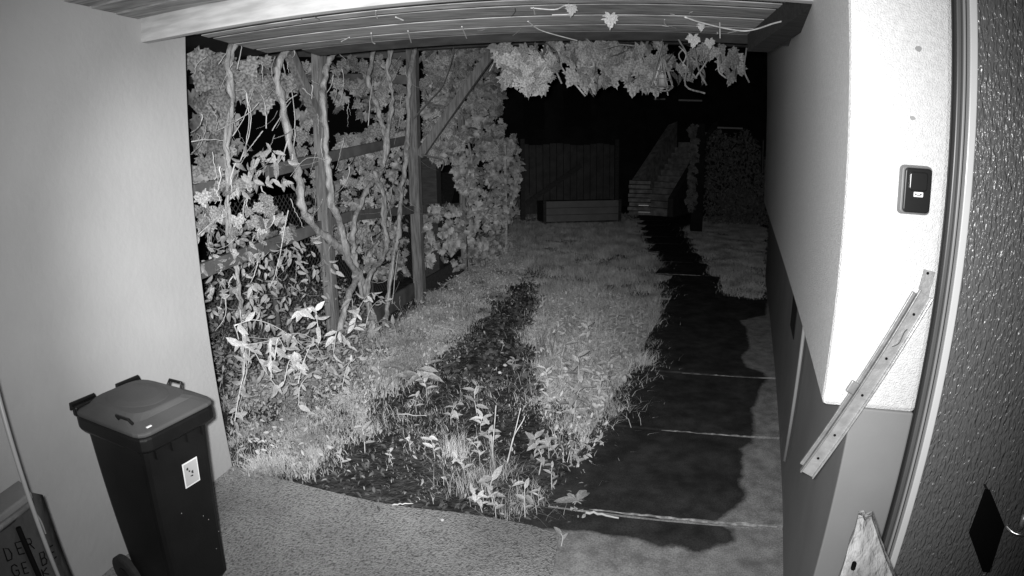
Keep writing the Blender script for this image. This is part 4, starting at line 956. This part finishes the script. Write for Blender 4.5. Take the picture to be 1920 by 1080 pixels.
for k in range(12):
    a = random.uniform(-.5, .5)+(math.pi if k % 3 == 0 else 0); fr = frames(1, (0, -.4, 1), .2, (math.cos(a), math.sin(a), .05), .1)
    leaf_parts(t, np.array([[c[0]+random.uniform(-.12, .12), c[1]+random.uniform(-.08, .08), .03+.006*k]]), np.array([random.uniform(.12, .22)]), fr, 'l', 'leaf2')
for i, (x, y) in enumerate(((800, 706), (1000, 700))):
    pass
def twigline(a, b, label, r=.005, name='fallen_twig'):
    A_ = G(*a, .012); B_ = G(*b, .012); P = [A_+(B_-A_)*k/8+np.array([0, random.uniform(-.008, .008), random.uniform(-.004, .006)]) for k in range(9)]
    tag(MB().tube(P, [r*(1-.06*k) for k in range(9)], 6).build(name, M['twig'], smooth=True), label, 'twig')
twigline((735, 946), (775, 944), 'short pale twig lying on the apron edge')
twigline((745, 777), (800, 779), 'straight pale twig lying across the dark soil track', .004)
twigline((1098, 960), (1160, 970), 'pale broken stick at the left end of the first path joint', .009)
# small pale stones
for k, (x, y, lab) in enumerate(((947, 684, 'small white stone at the far end of the soil track'), (937, 698, 'pale flat pebble just in front of the small white stone'), (1002, 701, 'little round pebble beside the middle grass strip'), (830, 982, 'tiny white pebble on the pitted concrete apron'), (900, 832, 'pale pebble on soil right of the spiky tuft'))):
    c = G(x, y); s = .018 if k < 2 else .011; V = []; F = []
    ring = [[c+np.array([math.cos(2*math.pi*i/8)*s*rr_*random.uniform(.8, 1.2), math.sin(2*math.pi*i/8)*s*rr_, zz*s-.03*(k != 3)+.02]) for i in range(8)] for rr_, zz in ((.6, -.2), (1, .3), (.8, .8), (.3, 1.1))]
    tag(loft(ring, 'pebble', M['twig'], None), lab, 'pebble')

# ------------------------------------------------------------------ far end of the garden
# planter box
pb_ = thing('planter_box', 'pale board sided planter box in front of the far gate', 'planter')
A_ = G(1020, 421); B_ = G(1163, 417); A_[2] = B_[2] = 0; d = (B_-A_); Lp = np.linalg.norm(d); d /= Lp; nn = np.array([-d[1], d[0], 0])
hgt = at(1090, 376, math.hypot(*((A_+B_)/2)[:2]))[2]
for k in range(3):
    MB().box(A_+Z*(.06+k*(hgt-.06)/3+.004), d, nn, Z, Lp, .03, (hgt-.06)/3-.010).build('board', M['boxp'], pb_, bevel=.003)
for s_ in (0, 1): MB().box(A_+d*(s_*(Lp-.08)+(-.02 if s_ == 0 else .02))-nn*.02, d, nn, Z, .08, .06, hgt+.02).build('corner_post', M['darkwood'], pb_)
MB().box(A_+nn*.035+Z*.02, d, nn, Z, Lp, .75, hgt-.06).build('soil_bed', M['soil'], pb_)
for k in range(3): MB().box(A_+d*(.35+k*.6)+nn*.0-Z*.05, d, nn, Z, .12, .1, .105).build('foot', M['darkwood'], pb_)
# boarded gate with frame
gt = thing('boarded_gate', 'dark vertical board gate behind the planter box', 'gate')
q0 = A_+nn*1.3-d*.3; LG = Lp+.65
for k in range(14):
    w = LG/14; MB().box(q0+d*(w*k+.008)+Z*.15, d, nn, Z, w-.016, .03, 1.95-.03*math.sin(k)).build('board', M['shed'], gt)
for s_ in (0, 1): MB().box(q0+d*(s_*(LG)-.06)-nn*.08, d, nn, Z, .12, .12, 2.25).build('post', M['darkwood'], gt)
for z_ in (.4, 1.75): MB().box(q0+Z*z_+nn*.035, d, nn, Z, LG, .04, .1).build('rail', M['darkwood'], gt)
MB().beam(q0+Z*.45-nn*.03+d*.1, q0+Z*1.5-nn*.03+d*1.7, .04, .14).build('brace', M['darkwood'], gt)
# dark house behind
hs = thing('dark_house', 'unlit house wall with faint panels at the end of the garden', 'building')
q0 = np.array([-3.5, 21.0, 0]); hd = U(-4); hn_ = U(86)
q_house = q0.copy()
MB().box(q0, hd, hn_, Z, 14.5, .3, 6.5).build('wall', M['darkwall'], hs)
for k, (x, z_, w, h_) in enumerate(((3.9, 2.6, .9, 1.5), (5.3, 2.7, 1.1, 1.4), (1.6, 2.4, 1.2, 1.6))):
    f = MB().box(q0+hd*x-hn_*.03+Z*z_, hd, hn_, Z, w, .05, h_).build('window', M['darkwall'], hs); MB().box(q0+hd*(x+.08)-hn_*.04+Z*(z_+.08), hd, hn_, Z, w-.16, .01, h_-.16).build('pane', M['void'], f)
# round bush
def bush(px, py, rad, label, m='bush', n_=1400, sq=1.0, ls=(.06, .12)):
    c = G(px, py); t = thing('round_bush', label, 'bush', loc=(c[0], c[1], 0))
    v = rng.normal(0, 1, (n_, 3)); v /= np.linalg.norm(v, axis=1)[:, None]; P = v*rad*rng.uniform(.7, 1.02, n_)[:, None]; P[:, 2] = np.abs(P[:, 2]*sq+rad*sq*.85)
    fr = frames(n_, (.0, -.6, .5), .7, (0, 0, -.3), .8); me = leaves_mesh('foliage', P, rng.uniform(ls[0], ls[1], n_), fr, LL); link('foliage', me, M[m], t, kind='stuff')
    MB().tube([(0, 0, -.05), (0, 0, rad)], .03, 6).build('stem', M['bark'], t); return t
bush(988, 405, .34, 'small round bush left of the planter box')
# stair with parapet going up to the right
sr = thing('garden_stair', 'stone stair with a sloping parapet climbing away behind the path', 'stairs')
s0_ = G(1196, 399); s0_[2] = 0; s_up = U(50); s_ac = U(-40); nst = 14
for k in range(nst):
    MB().box(s0_+s_up*(.27*k)-Z*.05, s_up, s_ac, Z, .29, 1.0, .05+.19*(k+1)).build('step', M['stone'], sr, bevel=.01)
pw = s0_-s_ac*.28; 
MB().hexa([pw-Z*.05, pw+s_ac*.26-Z*.05, pw+s_ac*.26+s_up*4-Z*.05, pw+s_up*4-Z*.05, pw+Z*.95, pw+s_ac*.26+Z*.95, pw+s_ac*.26+s_up*4+Z*3.75, pw+s_up*4+Z*3.75]).build('parapet', M['stone'], sr)
MB().hexa([s0_+s_ac*1.02+s_up*.0-Z*.05, s0_+s_ac*1.2-Z*.05, s0_+s_ac*1.2+s_up*4-Z*.05, s0_+s_ac*1.02+s_up*4-Z*.05, s0_+s_ac*1.02+Z*.5, s0_+s_ac*1.2+Z*.5, s0_+s_ac*1.2+s_up*4+Z*3.2, s0_+s_ac*1.02+s_up*4+Z*3.2]).build('string_wall', M['shed'], sr)
# stacked stone pillar at the stair foot
sp = thing('stone_pillar', 'stacked stone pillar with pale courses at the stair foot', 'pillar')
c = G(1200, 404); c[2] = 0; top_z = at(1200, 338, math.hypot(c[0], c[1]))[2]; nc = 8
for k in range(nc):
    h_ = top_z/nc; j = random.uniform(-.03, .03); MB().box(c+U(-12)*(-.36+j)+Z*(h_*k+.012), U(-12), U(78), Z, .68+random.uniform(-.04, .06), .5, h_-.024).build('stone', M['stone'], sp, bevel=.012)
MB().box(c+U(-12)*(-.30)+U(78)*.04, U(-12), U(78), Z, .58, .4, top_z-.02).build('core', M['darkwood'], sp)
MB().box(c+U(-12)*(-.05)+Z*.30-U(78)*.05, U(-12), U(78), Z, .3, .04, .02).build('step_iron', M['chrome'], sp); MB().box(c+U(-12)*(-.05)+Z*.10-U(78)*.05, U(-12), U(78), Z, .35, .04, .02).build('step_iron', M['chrome'], sp)
# overgrown post
op = thing('overgrown_post', 'tall dark post half covered in creeper right of the far path', 'post')
c = G(1305, 434); c[2] = 0; hp = at(1305, 232, math.hypot(c[0], c[1]))[2]
MB().box(c-U(-12)*.13, U(-12), U(78), Z, .28, .24, hp).build('post', M['darkwall'], op)
n_ = 170; P = np.stack([rng.normal(-.13, .05, n_), rng.uniform(-.08, .0, n_), rng.uniform(.5, hp, n_)], 1)
P = c[None]+P[:, 0:1]*U(-12)[None]+P[:, 1:2]*U(78)[None]+P[:, 2:3]*Z[None]; fr = frames(n_, (0, -1, .2), .4, (0, 0, -1), .6)
leaf_parts(op, P[:60], rng.uniform(.08, .16, 60), tuple(f[:60] for f in fr), 'g', 'bush'); link('creeper', leaves_mesh('creeper', P[60:], rng.uniform(.08, .16, n_-60), tuple(f[60:] for f in fr), GL), M['bush'], op, kind='stuff')
# hedge right of the post
hg = thing('hedge', 'dim ragged hedge between the overgrown post and the house wall', 'hedge')
n_ = 9000; q = np.stack([rng.uniform(0, 3.6, n_), rng.uniform(0, .8, n_), rng.uniform(0, 1, n_)], 1); c = G(1325, 420); c[2] = 0
hh = 2.2+.35*np.sin(q[:, 0]*2.3)+.2*np.sin(q[:, 0]*7); P = c[None]+q[:, 0:1]*U(-10)[None]+q[:, 1:2]*U(80)[None]+(q[:, 2]*hh)[:, None]*Z[None]
link('foliage', leaves_mesh('foliage', P, rng.uniform(.06, .13, n_), frames(n_, (0, -.9, .4), .7, (0, 0, -1), .9), LL), M['bush'], hg, kind='stuff')
ft = bush(1262, 398, 1.0, 'dim tall shrub rising behind the stair and the overgrown post', n_=2600, sq=1.7, ls=(.08, .2)); ft.location.y += 4.0; ft.location.x += 2.4
fb = bush(1420, 415, .6, 'low dim bush against the far end of the house wall', n_=1200, sq=.9, ls=(.06, .14)); fb.location.x -= .6
# metal strips on the far wall, their glint put in as white colour
for (a, b_, lab, m_) in (((1226, 186), (1247, 186), 'short bright metal strip on the far house wall under the wire lantern', 'white'), ((1272, 188), (1316, 189), 'longer bright metal strip on the far house wall right of the short one', 'white'), ((1336, 239), (1392, 241), 'thin pale metal strip on the far house wall above the hedge', 'white')):
    A2 = OP(*a, q_house-hn_*.06, -4); B2 = OP(*b_, q_house-hn_*.06, -4)
    o = MB().beam(A2, B2, .10, .06).build('metal_strip', M[m_], None, bevel=.006); tag(o, lab, 'metal strip')
